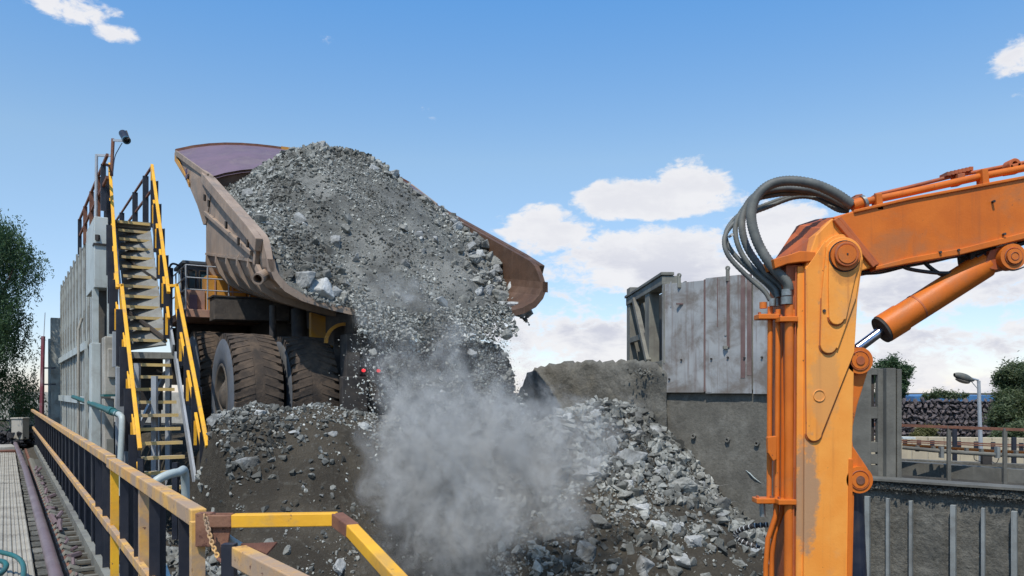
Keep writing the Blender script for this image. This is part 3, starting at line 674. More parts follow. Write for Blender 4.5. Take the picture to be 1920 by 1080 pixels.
mb = MB(); wbox(mb, 1.80, 2.02, 16.9, 17.3, -1.95, 1.05); mb.build('lower_casing', M['column'], ec, bevel=.012)
mb = MB(); wbox(mb, 1.72, 1.79, 17.3, 17.5, -1.95, .95); mb.build('side_strip', M['wall_rib'], ec)
mb = MB(); wbox(mb, 2.02, 2.30, 16.4, 16.9, -.05, 1.15); wbox(mb, 2.08, 2.26, 16.35, 16.39, .3, .9); mb.build('concrete_pier', M['concrete_pale'], ec, bevel=.02)
mb = MB(); wbox(mb, 1.98, 2.24, 16.2, 16.8, .32 - .40, .36 - .40); mb.build('green_cap', M['teal'], ec)
mb = MB(); wbox(mb, 2.00, 2.22, 16.3, 16.7, -1.95, -.12); mb.build('concrete_pier', M['concrete_pale'], ec, bevel=.02)
mb = MB(); wbox(mb, 2.16, 2.36, 15.7, 15.8, -1.95, .5); wbox(mb, 2.10, 2.20, 15.75, 15.78, .5, 1.2); mb.build('front_plate', M['grey_steel'], ec, bevel=.01)
mb = MB(); wbox(mb, 1.96, 2.1, 15.5, 15.58, -1.95, -.9); mb.build('front_plate', M['frame_grey'], ec)
tp = empty('teal_pipe', W(180, 760, 15.5), 'teal pipe running to a pale downpipe in front of the columns', 'pipe')
mb = MB(); mb.tube([W(137, 744, 20.5), W(172, 757, 17.0), W(222, 776, 13.8)], .052, 12, True, [.05, .055, .06]); mb.build('teal_run', M['teal'], tp)
mb = MB(); mb.tube([W(204, 769, 14.75), W(212, 772, 14.3)], .075, 12); mb.build('coupling', M['teal'], tp)
mb = MB(); mb.tube(curve([W(218, 775, 13.9), W(226, 779, 13.7), W(229, 792, 13.6), W(226, 860, 13.5), W(224, 930, 13.4)], 24), .05, 12); mb.build('downpipe', M['pipe_pale'], tp)

# platform railing and camera mast
prl = empty('platform_railing', A(2.15, 22, 4.15), 'rusty dark railing on top of the ribbed wall', 'railing')
for y in (17.6, 18.6, 20.0, 21.6, 23.2):
    mb = MB(); mb.beam(A(2.15, y, 4.0), A(2.15, y, 5.02), .10, .07, up=WD); mb.build('post', M['rust'] if 18 < y < 22.5 else M['navy'], prl)
for z in (5.02, 4.55):
    mb = MB(); mb.beam(A(2.15, 16.9, z), A(2.15, 23.3, z), .05, .06); mb.build('rail', M['rust'], prl)
ms = empty('camera_mast', W(209, 410, 18.4), 'thin mast with cross bar carrying the camera above the stairs', 'mast')
mb = MB(); mb.tube([W(179, 470, 18.4), W(181, 290, 18.4)], .035, 8); mb.build('pale_upright', M['galv'], ms)
mb = MB(); mb.beam(W(180, 291, 18.4), W(210, 292, 18.4), .04, .05); mb.build('cross_bar', M['galv'], ms)
mb = MB(); mb.beam(W(209, 330, 18.4), W(212, 260, 18.4), .055, .055); mb.build('dark_upright', M['rust'], ms)
mb = MB(); mb.beam(W(212, 263, 18.4), W(232, 264, 18.2), .04, .05); mb.build('arm', M['galv'], ms)
mb = MB(); mb.tube(curve([W(229, 268, 18.2), W(222, 280, 18.2), W(215, 296, 18.3), W(211, 330, 18.35)], 14), .01, 5); mb.build('cable', M['cable'], ms)
sc = empty('security_camera', W(233, 262, 18.2), 'black security camera on the mast above the stairs', 'camera')
mb = MB(); mb.cyl(W(230, 250, 18.3), W(237, 262, 18.05), .085, 14); mb.build('housing', M['navy'], sc)
mb = MB(); mb.prism([W(226, 247, 18.35), W(238, 246, 18.35), W(243, 260, 18.0), W(234, 262, 18.0)], (0, 0, .02)); mb.build('sunshield', M['truck_dark'], sc)
mb = MB(); mb.ring(W(236.8, 262, 18.06), W(237.6, 263.4, 18.02), .09, .06, 14); mb.build('lens_ring', M['glass'], sc)

# ================================================================== YELLOW STAIRCASE
st = empty('steel_staircase', A(2.7, 13, -1.9), 'steep two-flight steel staircase with yellow and black handrails', 'staircase')
def SX(x0, Y): return x0 + .055 * (Y - 12.8)          # the stair runs slightly off the walkway line
def SP(x0, Y, dz=0): return A(SX(x0, Y), Y, 1.036 * Y - 15.17 + dz)
TW = WN
tr0 = None; nose0 = None
ysT = [12.90 + i * .2275 for i in range(11)] + [15.66 + i * .235 for i in range(13)]
for i, y in enumerate(ysT):
    l, r = SP(2.27, y), SP(3.08, y); r = Vector((r.x, r.y + (.0), r.z)); r = l + (WN * (r - l).dot(WN))
    mb = MB(); d = WD * .11
    mb.prism([l, r, r + d * 2, l + d * 2], (0, 0, -.035)); mb.build('tread', M['tread'], st)
    mb = MB(); mb.prism([l - WD * .012 + Vector((0, 0, .008)), r - WD * .012 + Vector((0, 0, .008)), r + WD * .03 + Vector((0, 0, .008)), l + WD * .03 + Vector((0, 0, .008))], (0, 0, -.058)); mb.build('nosing', M['tread_nose'], st)
# landing and top platform
def deck(name, ya, yb, x0, x1, z, m, th=.14):
    mb = MB(); mb.prism([A(SX(x0, ya), ya, z), A(SX(x1, ya), ya + .30, z), A(SX(x1, yb), yb + .30, z), A(SX(x0, yb), yb, z)], (0, 0, -th)); return mb.build(name, m, st)
deck('landing', 15.28, 15.75, 2.22, 3.16, .78, M['frame_grey'], .12)
deck('top_platform', 18.62, 25, 2.2, 3.12, 4.02, M['frame_grey'], .16)
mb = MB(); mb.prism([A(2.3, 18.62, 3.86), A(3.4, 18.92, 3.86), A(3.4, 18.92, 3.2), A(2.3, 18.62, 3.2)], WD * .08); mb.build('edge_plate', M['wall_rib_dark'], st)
for x0, nm in ((2.20, 'stringer'), (3.12, 'stringer')):
    mb = MB(); mb.beam(SP(x0, 12.75, -.10), SP(x0, 15.4, -.08), .04, .22); mb.build(nm, M['grey_steel'], st)
    mb = MB(); mb.beam(SP(x0 - .02, 15.5, -.06), SP(x0 - .02, 18.75, -.04), .04, .26); mb.build(nm, M['grey_steel'], st)
# back sheet under the upper flight, with its brace
mb = MB(); mb.prism([SP(2.26, 15.8, -.34), SP(3.02, 15.9, -.34), SP(3.05, 18.6, -.34), SP(2.26, 18.5, -.34)], (0, .02, -.03)); mb.build('under_sheet', M['under_sheet'], st)
mb = MB(); mb.beam(SP(2.3, 17.9, -.30), SP(3.0, 17.3, -.30), .03, .04); mb.build('brace', M['truck_dark'], st)
mb = MB(); mb.beam(SP(2.3, 16.5, -.22), SP(3.0, 15.9, -.24), .06, .06); mb.build('brace', M['truck_dark'], st)
for (x0, y, h) in ((2.35, 15.0, .55), (2.62, 14.6, .3), (3.02, 15.6, .7), (2.9, 16.2, .7), (2.25, 16.0, .7)):
    mb = MB(); mb.beam(A(SX(x0, y), y, -2.2), A(SX(x0, y), y, h), .09, .09); mb.build('support_leg', M['grey_steel'], st)
mb = MB(); mb.beam(A(2.35, 15.1, -1.0), A(3.2, 15.9, .4), .06, .10); mb.build('brace', M['grey_steel'], st)
mb = MB(); mb.beam(A(2.3, 16.4, .50), A(3.3, 16.9, .50), .10, .14); mb.build('cross_beam', M['frame_grey'], st)
mb = MB(); wbox(mb, 2.24, 3.18, 15.95, 16.05, -.35, .74); mb.build('kick_panel', M['truck_dark'], st)
# handrails : (x0 low, y low, x0 high, y high)
def flight_rail(x0a, ya, x0b, yb, side, nposts, low_end=True):
    def rp(t, dz):
        y = ya + (yb - ya) * t; return A(x0a + (x0b - x0a) * t, y, 1.036 * y - 15.17 + dz)
    mb = MB(); mb.beam(rp(0, 1.0), rp(1, 1.0), .065, .06); mb.build('top_handrail', M['yellow'], st, bevel=.008)
    mb = MB(); mb.beam(rp(-.0, .5) + TW * .0, rp(1, .5), .05, .05); mb.build('mid_handrail', M['yellow'], st, bevel=.006)
    mb = MB(); mb.beam(rp(1, 1.0), rp(1, .5), .06, .06, up=WD); mb.build('rail_end', M['yellow'], st)
    for i in range(nposts):
        t = (i + .35) / nposts; a = rp(t, -.12) + TW * (.035 * side); b = rp(t, .96) + TW * (.035 * side)
        mb = MB(); mb.box((a + b) / 2 - TW * .03, (.15, .03, (b - a).length), Mw); mb.box((a + b) / 2 + TW * .04, (.02, .16, (b - a).length - .01), Mw); mb.build('post', M['navy'], st)
        if i < nposts:
            a2 = rp(t - .03, .05) - TW * .03; b2 = rp(t - .03, .47) - TW * .03; mb = MB(); mb.box((a2 + b2) / 2 - WD * .04, (.045, .02, (b2 - a2).length), Mw); mb.build('yellow_strip', M['yellow'], st)
flight_rail(2.15, 12.80, 2.28, 15.72, -1, 4)
flight_rail(3.24, 12.84, 3.36, 15.72, 1, 4)
flight_rail(2.19, 15.65, 2.46, 18.9, -1, 5)
flight_rail(3.17, 15.55, 3.45, 18.85, 1, 5)
for x0, x1, y in ((2.19, 2.28, 15.7), (3.17, 3.36, 15.7)):
    z = 1.036 * y - 15.17 + 1.0; mb = MB(); mb.beam(A(x0, y, z), A(x1, y - .05, z), .05, .05); mb.build('rail_return', M['yellow'], st)
for x0 in (2.15, 3.24):
    mb = MB(); mb.beam(A(x0, 12.72, -2.1), A(x0, 12.72, -1.05), .09, .05); mb.build('post', M['navy'], st)
mb = MB(); mb.beam(A(3.22, 12.7, -1.3), A(3.22, 12.72, -1.72), .05, .05); mb.build('yellow_strip', M['yellow'], st)
mb = MB(); mb.beam(A(2.55, 12.0, -2.2), A(2.55, 12.0, -1.05), .08, .08); mb.build('foot_post', M['navy'], st)
# platform side rails at the top
mb = MB(); mb.beam(A(3.45, 18.86, 5.33), A(3.43, 25.2, 5.33), .045, .045); mb.build('platform_rail', M['rust'], st)
mb = MB(); mb.beam(A(3.45, 18.86, 4.78), A(3.43, 25.2, 4.78), .045, .045); mb.build('platform_rail', M['rust'], st)
for y in (19.6, 21.2, 23.6):
    mb = MB(); mb.beam(A(3.43, y, 3.9), A(3.43, y, 5.3), .13, .07, up=WD); mb.build('platform_post', M['navy'], st)
mb = MB(); mb.beam(A(2.47, 18.9, 5.35), A(2.2, 17.7, 5.05), .05, .05); mb.build('platform_rail', M['rust'], st)
# ================================================================== HAUL TRUCK
tk = empty('haul_truck', T(6.3, 17.5, -1.28), 'giant mining dump truck tipping its raised tan body over the pit', 'dump truck')
SC, HW = 6.3, 2.92
def rimz(u): return 2.62 + .437 * (u - 14.25) - (.50 * max(0, (14.75 - u) / .5) ** 2 if u < 14.75 else 0)
def flz(u): return 1.92 + .165 * (u - 14.25)
def profile(u, inner=False):
    t = .12 if inner else 0; f = flz(u); rz = rimz(u)
    pts = [(-HW + t, rz), (-HW + t, f + .42), (-HW + .03 + t, f + .27), (-HW + .12 + t * .8, f + .06 + t * .6), (-HW + .30 + t * .6, f - .13 + t * .9), (-HW + .6 + t * .3, f - .28 + t), (-HW + 1.15, f - .42 + t), (-HW + 1.9, f - .55 + t), (0, f - .74 + t)]
    pts = pts + [(-x, z) for x, z in pts[-2::-1]]
    return pts
us = [14.25, 14.33, 14.45, 14.6, 14.8, 15.4, 16.2, 17.2, 18.4, 19.6, 20.4]
mbo, mbi, mbe = MB(), MB(), MB()
def loft(mb, rows, smooth=False, flip=False):
    n = len(rows[0]); vs = [p for r_ in rows for p in r_]; fs = []
    for i in range(len(rows) - 1):
        for j in range(n - 1): fs.append((i * n + j, i * n + j + 1, (i + 1) * n + j + 1, (i + 1) * n + j))
    mb.add(vs, fs, smooth)
ro = [[T(SC + x, u, z) for x, z in profile(u)] for u in us]
ri = [[T(SC + x, u, z) for x, z in profile(u, True)] for u in us]
loft(mbo, ro)
for j in range(len(ro[0]) - 1): (mbo if j < 9 else mbe).add([ro[0][j], ro[0][j + 1], ri[0][j + 1], ri[0][j]], [(0, 1, 2, 3)])
mbe.build('worn_tail_edge', M['body_in'], tk)
for side in (0, -1):
    for i in range(len(us) - 1): (mbo if side == 0 else mbi).add([ro[i][side], ro[i + 1][side], ri[i + 1][side], ri[i][side]], [(0, 1, 2, 3)])
o = mbo.build('body_shell', M['body_out'], tk)
loft(mbi, ri)
mbi.build('body_liner', M['body_in'], tk)
# rim beams, diagonal rail, weld rail, ribs (both sides)
def side_bar(mb, sgn, f0, f1, ua, ub, w_, h_, n=8):
    pts = []
    for i in range(n + 1):
        u = ua + (ub - ua) * i / n; z = f0(u); pts.append(T(SC + sgn * (HW + w_ / 2 + .002), u, z))
    for a, b_ in zip(pts[:-1], pts[1:]): mb.beam(a, b_, w_, h_)
for sgn in (-1, 1):
    mb = MB(); side_bar(mb, sgn, lambda u: rimz(u) - .11, None, 14.62, 20.3, .13, .24); mb.build('rim_beam', M['body_out' if sgn < 0 else 'body_in'], tk, bevel=.015)
    mb = MB(); mb.beam(T(SC + sgn * (HW + .035), 20.3, rimz(20.3) - .95), T(SC + sgn * (HW + .035), 15.3, flz(15.3) + .50), .08, .09); mb.build('diagonal_rail', M['body_out'], tk, bevel=.01)
    mb = MB(); mb.beam(T(SC + sgn * (HW + .015), 20.35, flz(20.3) + .42), T(SC + sgn * (HW + .015), 14.9, flz(14.9) + .36), .03, .05); mb.build('seam_rail', M['body_out'], tk)
    mb = MB(); mb.beam(T(SC + sgn * (HW + .04), 14.85, rimz(14.85) - .25), T(SC + sgn * (HW + .04), 15.0, flz(15.0) + .3), .08, .16); mb.build('tail_stiffener', M['body_out'], tk, bevel=.01)
    for u in (20.1, 18.9, 17.7, 16.6, 15.6):
        mb = MB(); f = flz(u)
        pr = [(-HW, f + .45), (-HW + .03, f + .27), (-HW + .12, f + .06), (-HW + .30, f - .13), (-HW + .6, f - .28), (-HW + 1.15, f - .42), (-HW + 1.9, f - .55)]
        po = [(-HW - .04, f + .40), (-HW - .05, f + .24), (-HW + .04, f + .0), (-HW + .22, f - .22), (-HW + .55, f - .39), (-HW + 1.12, f - .53), (-HW + 1.9, f - .66)]
        for k in range(6):
            a = [T(SC + sgn * -pr[k][0], u, pr[k][1]), T(SC + sgn * -pr[k + 1][0], u, pr[k + 1][1]), T(SC + sgn * -po[k + 1][0], u, po[k + 1][1]), T(SC + sgn * -po[k][0], u, po[k][1])]
            mb.prism(a, T(0, .10, 0))
        mb.build('body_rib', M['body_out'], tk)
for (u, z, n_) in ((16.0, 2.92, 1), (17.2, 3.45, 1), (19.2, 4.3, 1), (19.75, 4.55, 1), (15.2, 2.75, 1)):
    mb = MB(); mb.box(T(SC - HW - .14, u, z), (.03, .09, .14)); mb.build('lug', M['truck_dark'], tk)
# headboard and canopy
def arch(x): return .48 * (1 - abs(x / HW) ** 3)
xs = [(-1 + 2 * i / 16) for i in range(17)]
mb = MB(); rows = []
for zf in (0, .33, .66, 1):
    rows.append([T(SC + x * (HW - .02), 20.38 - .40 * zf, (flz(20.4) - .55 + .5 * abs(x) ** 3) * (1 - zf) + (rimz(20.0) - .02 + arch(x * HW)) * zf) for x in xs])
loft(mb, rows); loft(mb, [[p + T(0, .09, 0) for p in r_] for r_ in rows]); mb.build('headboard', M['body_in'], tk)
mb = MB(); bot = [T(SC + x * (HW + .02), 19.93, rimz(20.0) - .12 + arch(x * HW)) for x in xs]
mid = [T(SC + x * (HW + .20), 21.2, 5.68 + arch(x * HW)) for x in xs]
top = [T(SC + x * (HW + .38), 22.6, 6.28 + arch(x * HW)) for x in xs]
loft(mb, [bot, mid, top]); loft(mb, [[p + Vector((0, 0, .07)) for p in r_] for r_ in (bot, mid, top)])
mb.build('canopy', M['canopy_in'], tk)
mb = MB()
for a, b_ in zip(top[:-1], top[1:]): mb.beam(a + Vector((0, 0, .04)), b_ + Vector((0, 0, .04)), .14, .13)
mb.build('canopy_edge', M['rust'], tk)
mb = MB(); mb.beam(top[7] + Vector((0, 0, .05)), top[8] + Vector((0, 0, .045)), .15, .14); mb.beam(top[6] * .4 + top[7] * .6 + Vector((0, 0, .05)), top[7] + Vector((0, 0, .05)), .15, .14); mb.build('yellow_edge', M['truck_yellow'], tk)
for sgn in (-1, 1):
    def q(d, u, z): return T(SC + sgn * (HW + d), u, z)
    poly = [q(.38, 22.62, 6.33), q(.36, 22.7, 6.12), q(.26, 21.6, 5.35), q(.14, 20.75, 4.55), q(.06, 20.45, 4.05), q(.02, 20.3, 4.05), q(.02, 19.7, 4.6), q(.02, 19.85, 5.12)]
    mb = MB(); mb.prism(poly, T(-sgn * .10, 0, 0)); mb.build('canopy_wing', M['body_out'], tk, bevel=.01)
    mb = MB(); mb.prism([q(.385, 22.71, 6.11), q(.262, 21.62, 5.38), q(.24, 21.3, 5.12), q(.25, 21.28, 5.26), q(.39, 22.68, 6.32)], T(sgn * .02, 0, 0)); mb.build('yellow_stripe', M['truck_yellow'], tk)
    mb = MB()
    mb.beam(q(.40, 22.5, 6.27), q(.04, 19.9, 5.1), .05, .12); mb.build('wing_flange', M['body_out'], tk)
    for zz in (5.50, 5.36):
        mb = MB(); mb.prism([q(.285, 21.55, zz), q(.28, 21.38, zz), q(.28, 21.38, zz + .11), q(.285, 21.55, zz + .11)], T(sgn * .02, 0, 0)); mb.build('small_emblem', surf('emblem violet', (.10, .06, .12), bump=0) if zz > 5.4 and sgn < 0 else M['canopy_in'], tk)
mb = MB(); mb.ring(W(500, 514, 14.5), W(483, 523, 13.95), .105, .075, 20); mb.build('tube_stub', M['body_out'], tk)
mb = MB(); mb.beam(W(482, 500, 14.35), W(489, 516, 14.2), .07, .10); mb.build('stub_bracket', M['body_out'], tk)
# body floor bolsters (under)
for s in (5.2, 7.4):
    mb = MB(); mb.beam(T(s, 14.6, flz(14.6) - .75), T(s, 20.5, flz(20.5) - .9), .3, .45); mb.build('floor_bolster', M['truck_dark'], tk)
# chassis
for s in (5.45, 7.15):
    mb = MB(); mb.beam(T(s, 14.75, .35), T(s, 22.6, .9), .35, .75); mb.build('frame_rail', M['truck_dark'], tk, bevel=.02)
mb = MB(); mb.beam(T(5.0, 14.85, .2), T(7.8, 14.85, .2), .35, .95); mb.build('rear_crossmember', M['truck_dark'], tk, bevel=.03)
mb = MB(); mb.box(T(5.03, 14.7, .15), (.28, .35, 1.9), Matrix.Rotation(R(30), 3, 'Z')); mb.box(T(5.03, 14.5, -.15), (.5, .18, .9), Matrix.Rotation(R(30), 3, 'Z')); mb.build('rear_bracket', M['truck_dark'], tk, bevel=.02)
mb = MB(); mb.cyl(T(3.6, 15.9, -.06), T(8.5, 15.9, -.06), .42, 20); mb.build('axle_housing', M['truck_dark'], tk)
mb = MB(); mb.cyl(T(5.0, 16.0, .1), T(5.3, 16.0, .1), .62, 24); mb.build('axle_box', M['truck_dark'], tk)
for s, u in ((4.62, 16.6), (7.9, 16.6)):
    mb = MB(); mb.cyl(T(s, u, .2), T(s + .05, u + .35, 1.75), .16, 16); mb.build('hoist_cylinder', M['truck_dark'], tk)
    mb = MB(); mb.cyl(T(s - .65, u - .3, 1.0), T(s - .65, u - .3, 1.75), .07, 12); mb.build('suspension_strut', M['truck_dark'], tk)
mb = MB(); mb.prism([T(4.75, 16.3, .95), T(5.6, 16.3, .95), T(5.6, 16.3, 1.45), T(4.75, 16.3, 1.65)], T(0, .15, 0)); mb.build('orange_plate', M['truck_yellow'], tk)
mb = MB(); pts = []
for i in range(13):
    a = R(180 - i * 12); pts.append(T(5.05 + .38 * math.cos(a), 15.05, .95 + .38 * math.sin(a)))
for a, b_ in zip(pts[:-1], pts[1:]): mb.beam(a, b_, .06, .06, up=T(0, 1, 0))
mb.build('orange_arc_guard', M['truck_yellow'], tk)
mb = MB(); mb.prism([T(4.72, 15.10, .95)] + [T(5.05 + .33 * math.cos(R(180 - i * 15)), 15.10, .95 + .33 * math.sin(R(180 - i * 15))) for i in range(11)] + [T(5.3, 15.10, .7)], T(0, .03, 0)); mb.build('guard_plate', M['deck_beam'], tk)
for s in (5.26, 5.56):
    mb = MB(); mb.cyl(T(s, 14.62, .42), T(s, 14.56, .42), .030, 12); mb.build('tail_light', M['tail_light'], tk)
# wheels
def wheel(s0, s1, u, z, rad, face=-1):
    c = SC if False else 0
    sm, wd = (s0 + s1) / 2, s1 - s0
    mb = MB(); prof = [(-.5, .60), (-.5, .80), (-.45, .935), (-.36, .98), (-.12, .992), (.12, .992), (.36, .98), (.45, .935), (.5, .80), (.5, .60)]
    n = 60; rows = []
    for i in range(n + 1):
        a = 2 * math.pi * i / n; rows.append([T(sm + x * wd, u + math.sin(a) * r_ * rad, z + math.cos(a) * r_ * rad) for x, r_ in prof])
    loft(mb, rows, True); ty = mb.build('tyre', M['tyre'], tk)
    mb = MB()
    for k in range(44):      # lugs
        a = 2 * math.pi * k / 44
        for sg in (-1, 1):
            sk = .035 * sg
            def pt(x, r_, aa): return T(sm + x * wd, u + math.sin(aa) * r_ * rad, z + math.cos(aa) * r_ * rad)
            xa, xb = .49 * sg, .10 * sg; da = .056; off = .09
            lo = [pt(xa, .90, a - da), pt(xa, .90, a + da), pt(xb, .95, a + off + da), pt(xb, .95, a + off - da)]
            hi = [pt(xa * .98, .985, a - da * .8), pt(xa * .98, .985, a + da * .8), pt(xb, 1.0, a + off + da * .8), pt(xb, 1.0, a + off - da * .8)]
            mb.add(lo + hi, [(4, 5, 6, 7), (0, 1, 5, 4), (1, 2, 6, 5), (2, 3, 7, 6), (3, 0, 4, 7)])
    o = mb.build('tread_blocks', M['tyre'], ty); o['kind'] = 'stuff'
    mb = MB(); rows = []; fs = -.5 * wd if face < 0 else .5 * wd; sg = face
    for i in range(n + 1):
        a = 2 * math.pi * i / n; rows.append([T(sm + fs + sg * d, u + math.sin(a) * r_ * rad, z + math.cos(a) * r_ * rad) for r_, d in ((.90, -.01), (.84, .02), (.70, .035), (.62, .02), (.52, .015), (.50, -.04))])
    loft(mb, rows, True); mb.build('sidewall', M['tyre_side'], ty)
    rim = MB(); rows = []
    for i in range(n + 1):
        a = 2 * math.pi * i / n; rows.append([T(sm + fs + sg * d, u + math.sin(a) * r_ * rad, z + math.cos(a) * r_ * rad) for r_, d in ((.52, .01), (.485, .03), (.45, 0), (.44, -.14), (.36, -.16), (.34, -.10), (.26, -.08), (.20, -.02), (.12, .03), (0, .04))])
    loft(rim, rows, True); rm = rim.build('rim', M['hub'], tk)
    mb = MB()
    for k in range(20):
        a = 2 * math.pi * k / 20; p_ = T(sm + fs - sg * .15, u + math.sin(a) * .40 * rad, z + math.cos(a) * .40 * rad); mb.cyl(p_, p_ + T(sg * .07, 0, 0), .028, 6)
    mb.build('wheel_nuts', M['hub'], rm)['kind'] = 'stuff'
wheel(2.92, 3.80, 15.9, -.07, 1.21); wheel(3.96, 4.85, 15.9, -.07, 1.19)
wheel(6.95, 7.78, 15.9, -.07, 1.19, 1); wheel(7.9, 8.72, 15.9, -.07, 1.21, 1)
wheel(2.95, 3.9, 19.7, .22, 1.21); wheel(8.7, 9.6, 19.7, .22, 1.21, 1)
mb = MB(); mb.cyl(T(3.8, 19.7, .22), T(8.8, 19.7, .22), .25, 14); mb.build('front_axle', M['truck_dark'], tk)
# deck, cab
mb = MB(); mb.prism([T(3.27, 18.7, 1.62), T(3.27, 18.7, 2.13), T(4.95, 18.7, 2.13), T(4.95, 18.7, 1.66)], T(0, .6, 0)); mb.build('deck_box', M['deck_beam'], tk, bevel=.02)
mb = MB(); mb.prism([T(4.97, 18.72, 1.60), T(4.97, 18.72, 2.08), T(6.3, 18.72, 2.08), T(6.3, 18.72, 1.6)], T(0, .4, 0)); mb.build('deck_box', M['truck_dark'], tk, bevel=.02)
mb = MB(); mb.prism([T(3.24, 18.68, 2.135), T(6.1, 18.68, 2.135), T(6.1, 18.68, 2.17), T(3.24, 18.68, 2.17)], T(0, .7, 0)); mb.build('deck_plate', M['truck_dark'], tk)
mb = MB(); mb.prism([T(2.75, 19.4, 1.72), T(9.8, 19.4, 1.72), T(9.8, 19.4, 1.9), T(2.75, 19.4, 1.9)], T(0, 3.2, 0)); mb.build('front_deck', M['truck_orange_old'], tk, bevel=.01)
mb = MB(); mb.prism([T(2.9, 22.6, .2), T(9.7, 22.6, .2), T(9.7, 22.6, 1.7), T(2.9, 22.6, 1.7)], T(0, .2, 0)); mb.build('front_grille', M['truck_dark'], tk)
mb = MB(); mb.prism([T(2.95, 21.2, .6), T(4.5, 21.2, .6), T(4.5, 21.2, 1.7), T(2.95, 21.2, 1.7)], T(0, 1.2, 0)); mb.build('front_fender', M['truck_dark'], tk)
mb = MB(); mb.prism([T(4.6, 19.0, .5), T(8.0, 19.0, .5), T(8.0, 19.0, 1.7), T(4.6, 19.0, 1.7)], T(0, 3.4, 0)); mb.build('engine_block', M['truck_dark'], tk)
mb = MB(); mb.prism([T(3.32, 20.0, 1.91), T(4.25, 20.0, 1.91), T(4.25, 20.0, 2.78), T(3.32, 20.0, 2.78)], T(0, .6, 0)); mb.build('orange_cabinet', M['truck_yellow'], tk, bevel=.02)
mb = MB(); mb.prism([T(4.27, 20.0, 1.91), T(5.2, 20.0, 1.91), T(5.2, 20.0, 2.45), T(4.27, 20.0, 2.62)], T(0, .6, 0)); mb.build('orange_cabinet', M['truck_yellow'], tk, bevel=.02)
for s in (3.5, 3.9, 4.5): mb = MB(); mb.prism([T(s, 19.975, 2.0), T(s + .03, 19.975, 2.0), T(s + .03, 19.975, 2.7), T(s, 19.975, 2.7)], T(0, .02, 0)); mb.build('cabinet_seam', M['truck_orange_old'], tk)
mb = MB(); mb.prism([T(2.9, 20.05, 1.91), T(3.3, 20.05, 1.91), T(3.3, 20.05, 2.42), T(2.9, 20.05, 2.42)], T(0, .4, 0)); mb.build('side_locker', M['truck_orange_old'], tk, bevel=.01)
mb = MB(); mb.prism([T(2.95, 20.03, 1.95), T(3.12, 20.03, 1.95), T(3.12, 20.03, 2.3), T(2.95, 20.03, 2.3)], T(0, -.03, 0)); mb.build('locker_door', M['canopy_in'], tk)
cb = MB(); cb.prism([T(2.98, 20.9, 1.91), T(4.5, 20.9, 1.91), T(4.5, 20.9, 3.12), T(2.98, 20.9, 3.12)], T(0, 1.2, 0)); cab = cb.build('cab', M['cab'], tk, bevel=.03)
mb = MB(); mb.prism([T(2.9, 20.8, 3.13), T(4.6, 20.8, 3.13), T(4.6, 20.8, 3.22), T(2.9, 20.8, 3.22)], T(0, 1.5, 0)); mb.build('cab_roof', M['cab'], cab, bevel=.02)
for (s0, s1, z0, z1) in ((3.05, 3.22, 2.15, 3.0), (3.3, 3.62, 2.15, 3.0), (3.75, 4.4, 2.5, 3.0)):
    mb = MB(); mb.prism([T(s0, 20.885, z0), T(s1, 20.885, z0), T(s1, 20.885, z1), T(s0, 20.885, z1)], T(0, .01, 0)); mb.build('window', M['glass'], cab)
    mb = MB()
    for a, b_ in (((s0, z0), (s1, z0)), ((s1, z0), (s1, z1)), ((s1, z1), (s0, z1)), ((s0, z1), (s0, z0))): mb.beam(T(a[0], 20.87, a[1]), T(b_[0], 20.87, b_[1]), .03, .03, up=T(0, 1, 0))
    mb.build('window_frame', M['truck_dark'], cab)
mb = MB(); mb.prism([T(2.975, 21.1, 2.4), T(2.975, 21.9, 2.4), T(2.975, 21.9, 3.0), T(2.975, 21.1, 3.0)], T(-.01, 0, 0)); mb.build('side_window', M['glass'], cab)
# deck railings
mb = MB()
for z in (2.35, 2.62, 2.9):
    mb.tube([T(2.78, 19.42, z), T(5.6, 19.42, z)], .016, 6); mb.tube([T(2.78, 19.42, z), T(2.78, 22.5, z)], .016, 6)
for s in (2.78, 3.25, 3.72, 4.2, 4.68, 5.15, 5.6): mb.tube([T(s, 19.42, 1.9), T(s, 19.42, 2.9)], .018, 6)
for u in (20.2, 21, 21.8, 22.5): mb.tube([T(2.78, u, 1.9), T(2.78, u, 2.9)], .018, 6)
mb.build('deck_railing', M['galv'], tk)
mb = MB(); mb.tube(curve([T(2.6, 20.5, 1.9), T(2.55, 20.5, 2.6), T(2.62, 20.5, 3.05), T(2.95, 20.5, 2.95)]), .025, 8); mb.box(T(2.6, 20.5, 2.75), (.10, .06, .42)); mb.build('mirror_bracket', M['navy'], tk)
mb = MB(); mb.cyl(T(2.85, 20.3, 2.3), T(2.85, 20.3, 2.85), .07, 10); mb.build('air_cleaner', M['navy'], tk)
# rear-side hanging chain plates / mud flaps
mb = MB(); mb.prism([T(4.85, 15.1, -.9), T(5.4, 15.1, -.9), T(5.4, 15.1, 1.3), T(4.85, 15.1, 1.3)], T(0, .06, 0)); mb.build('mud_plate', M['truck_dark'], tk)

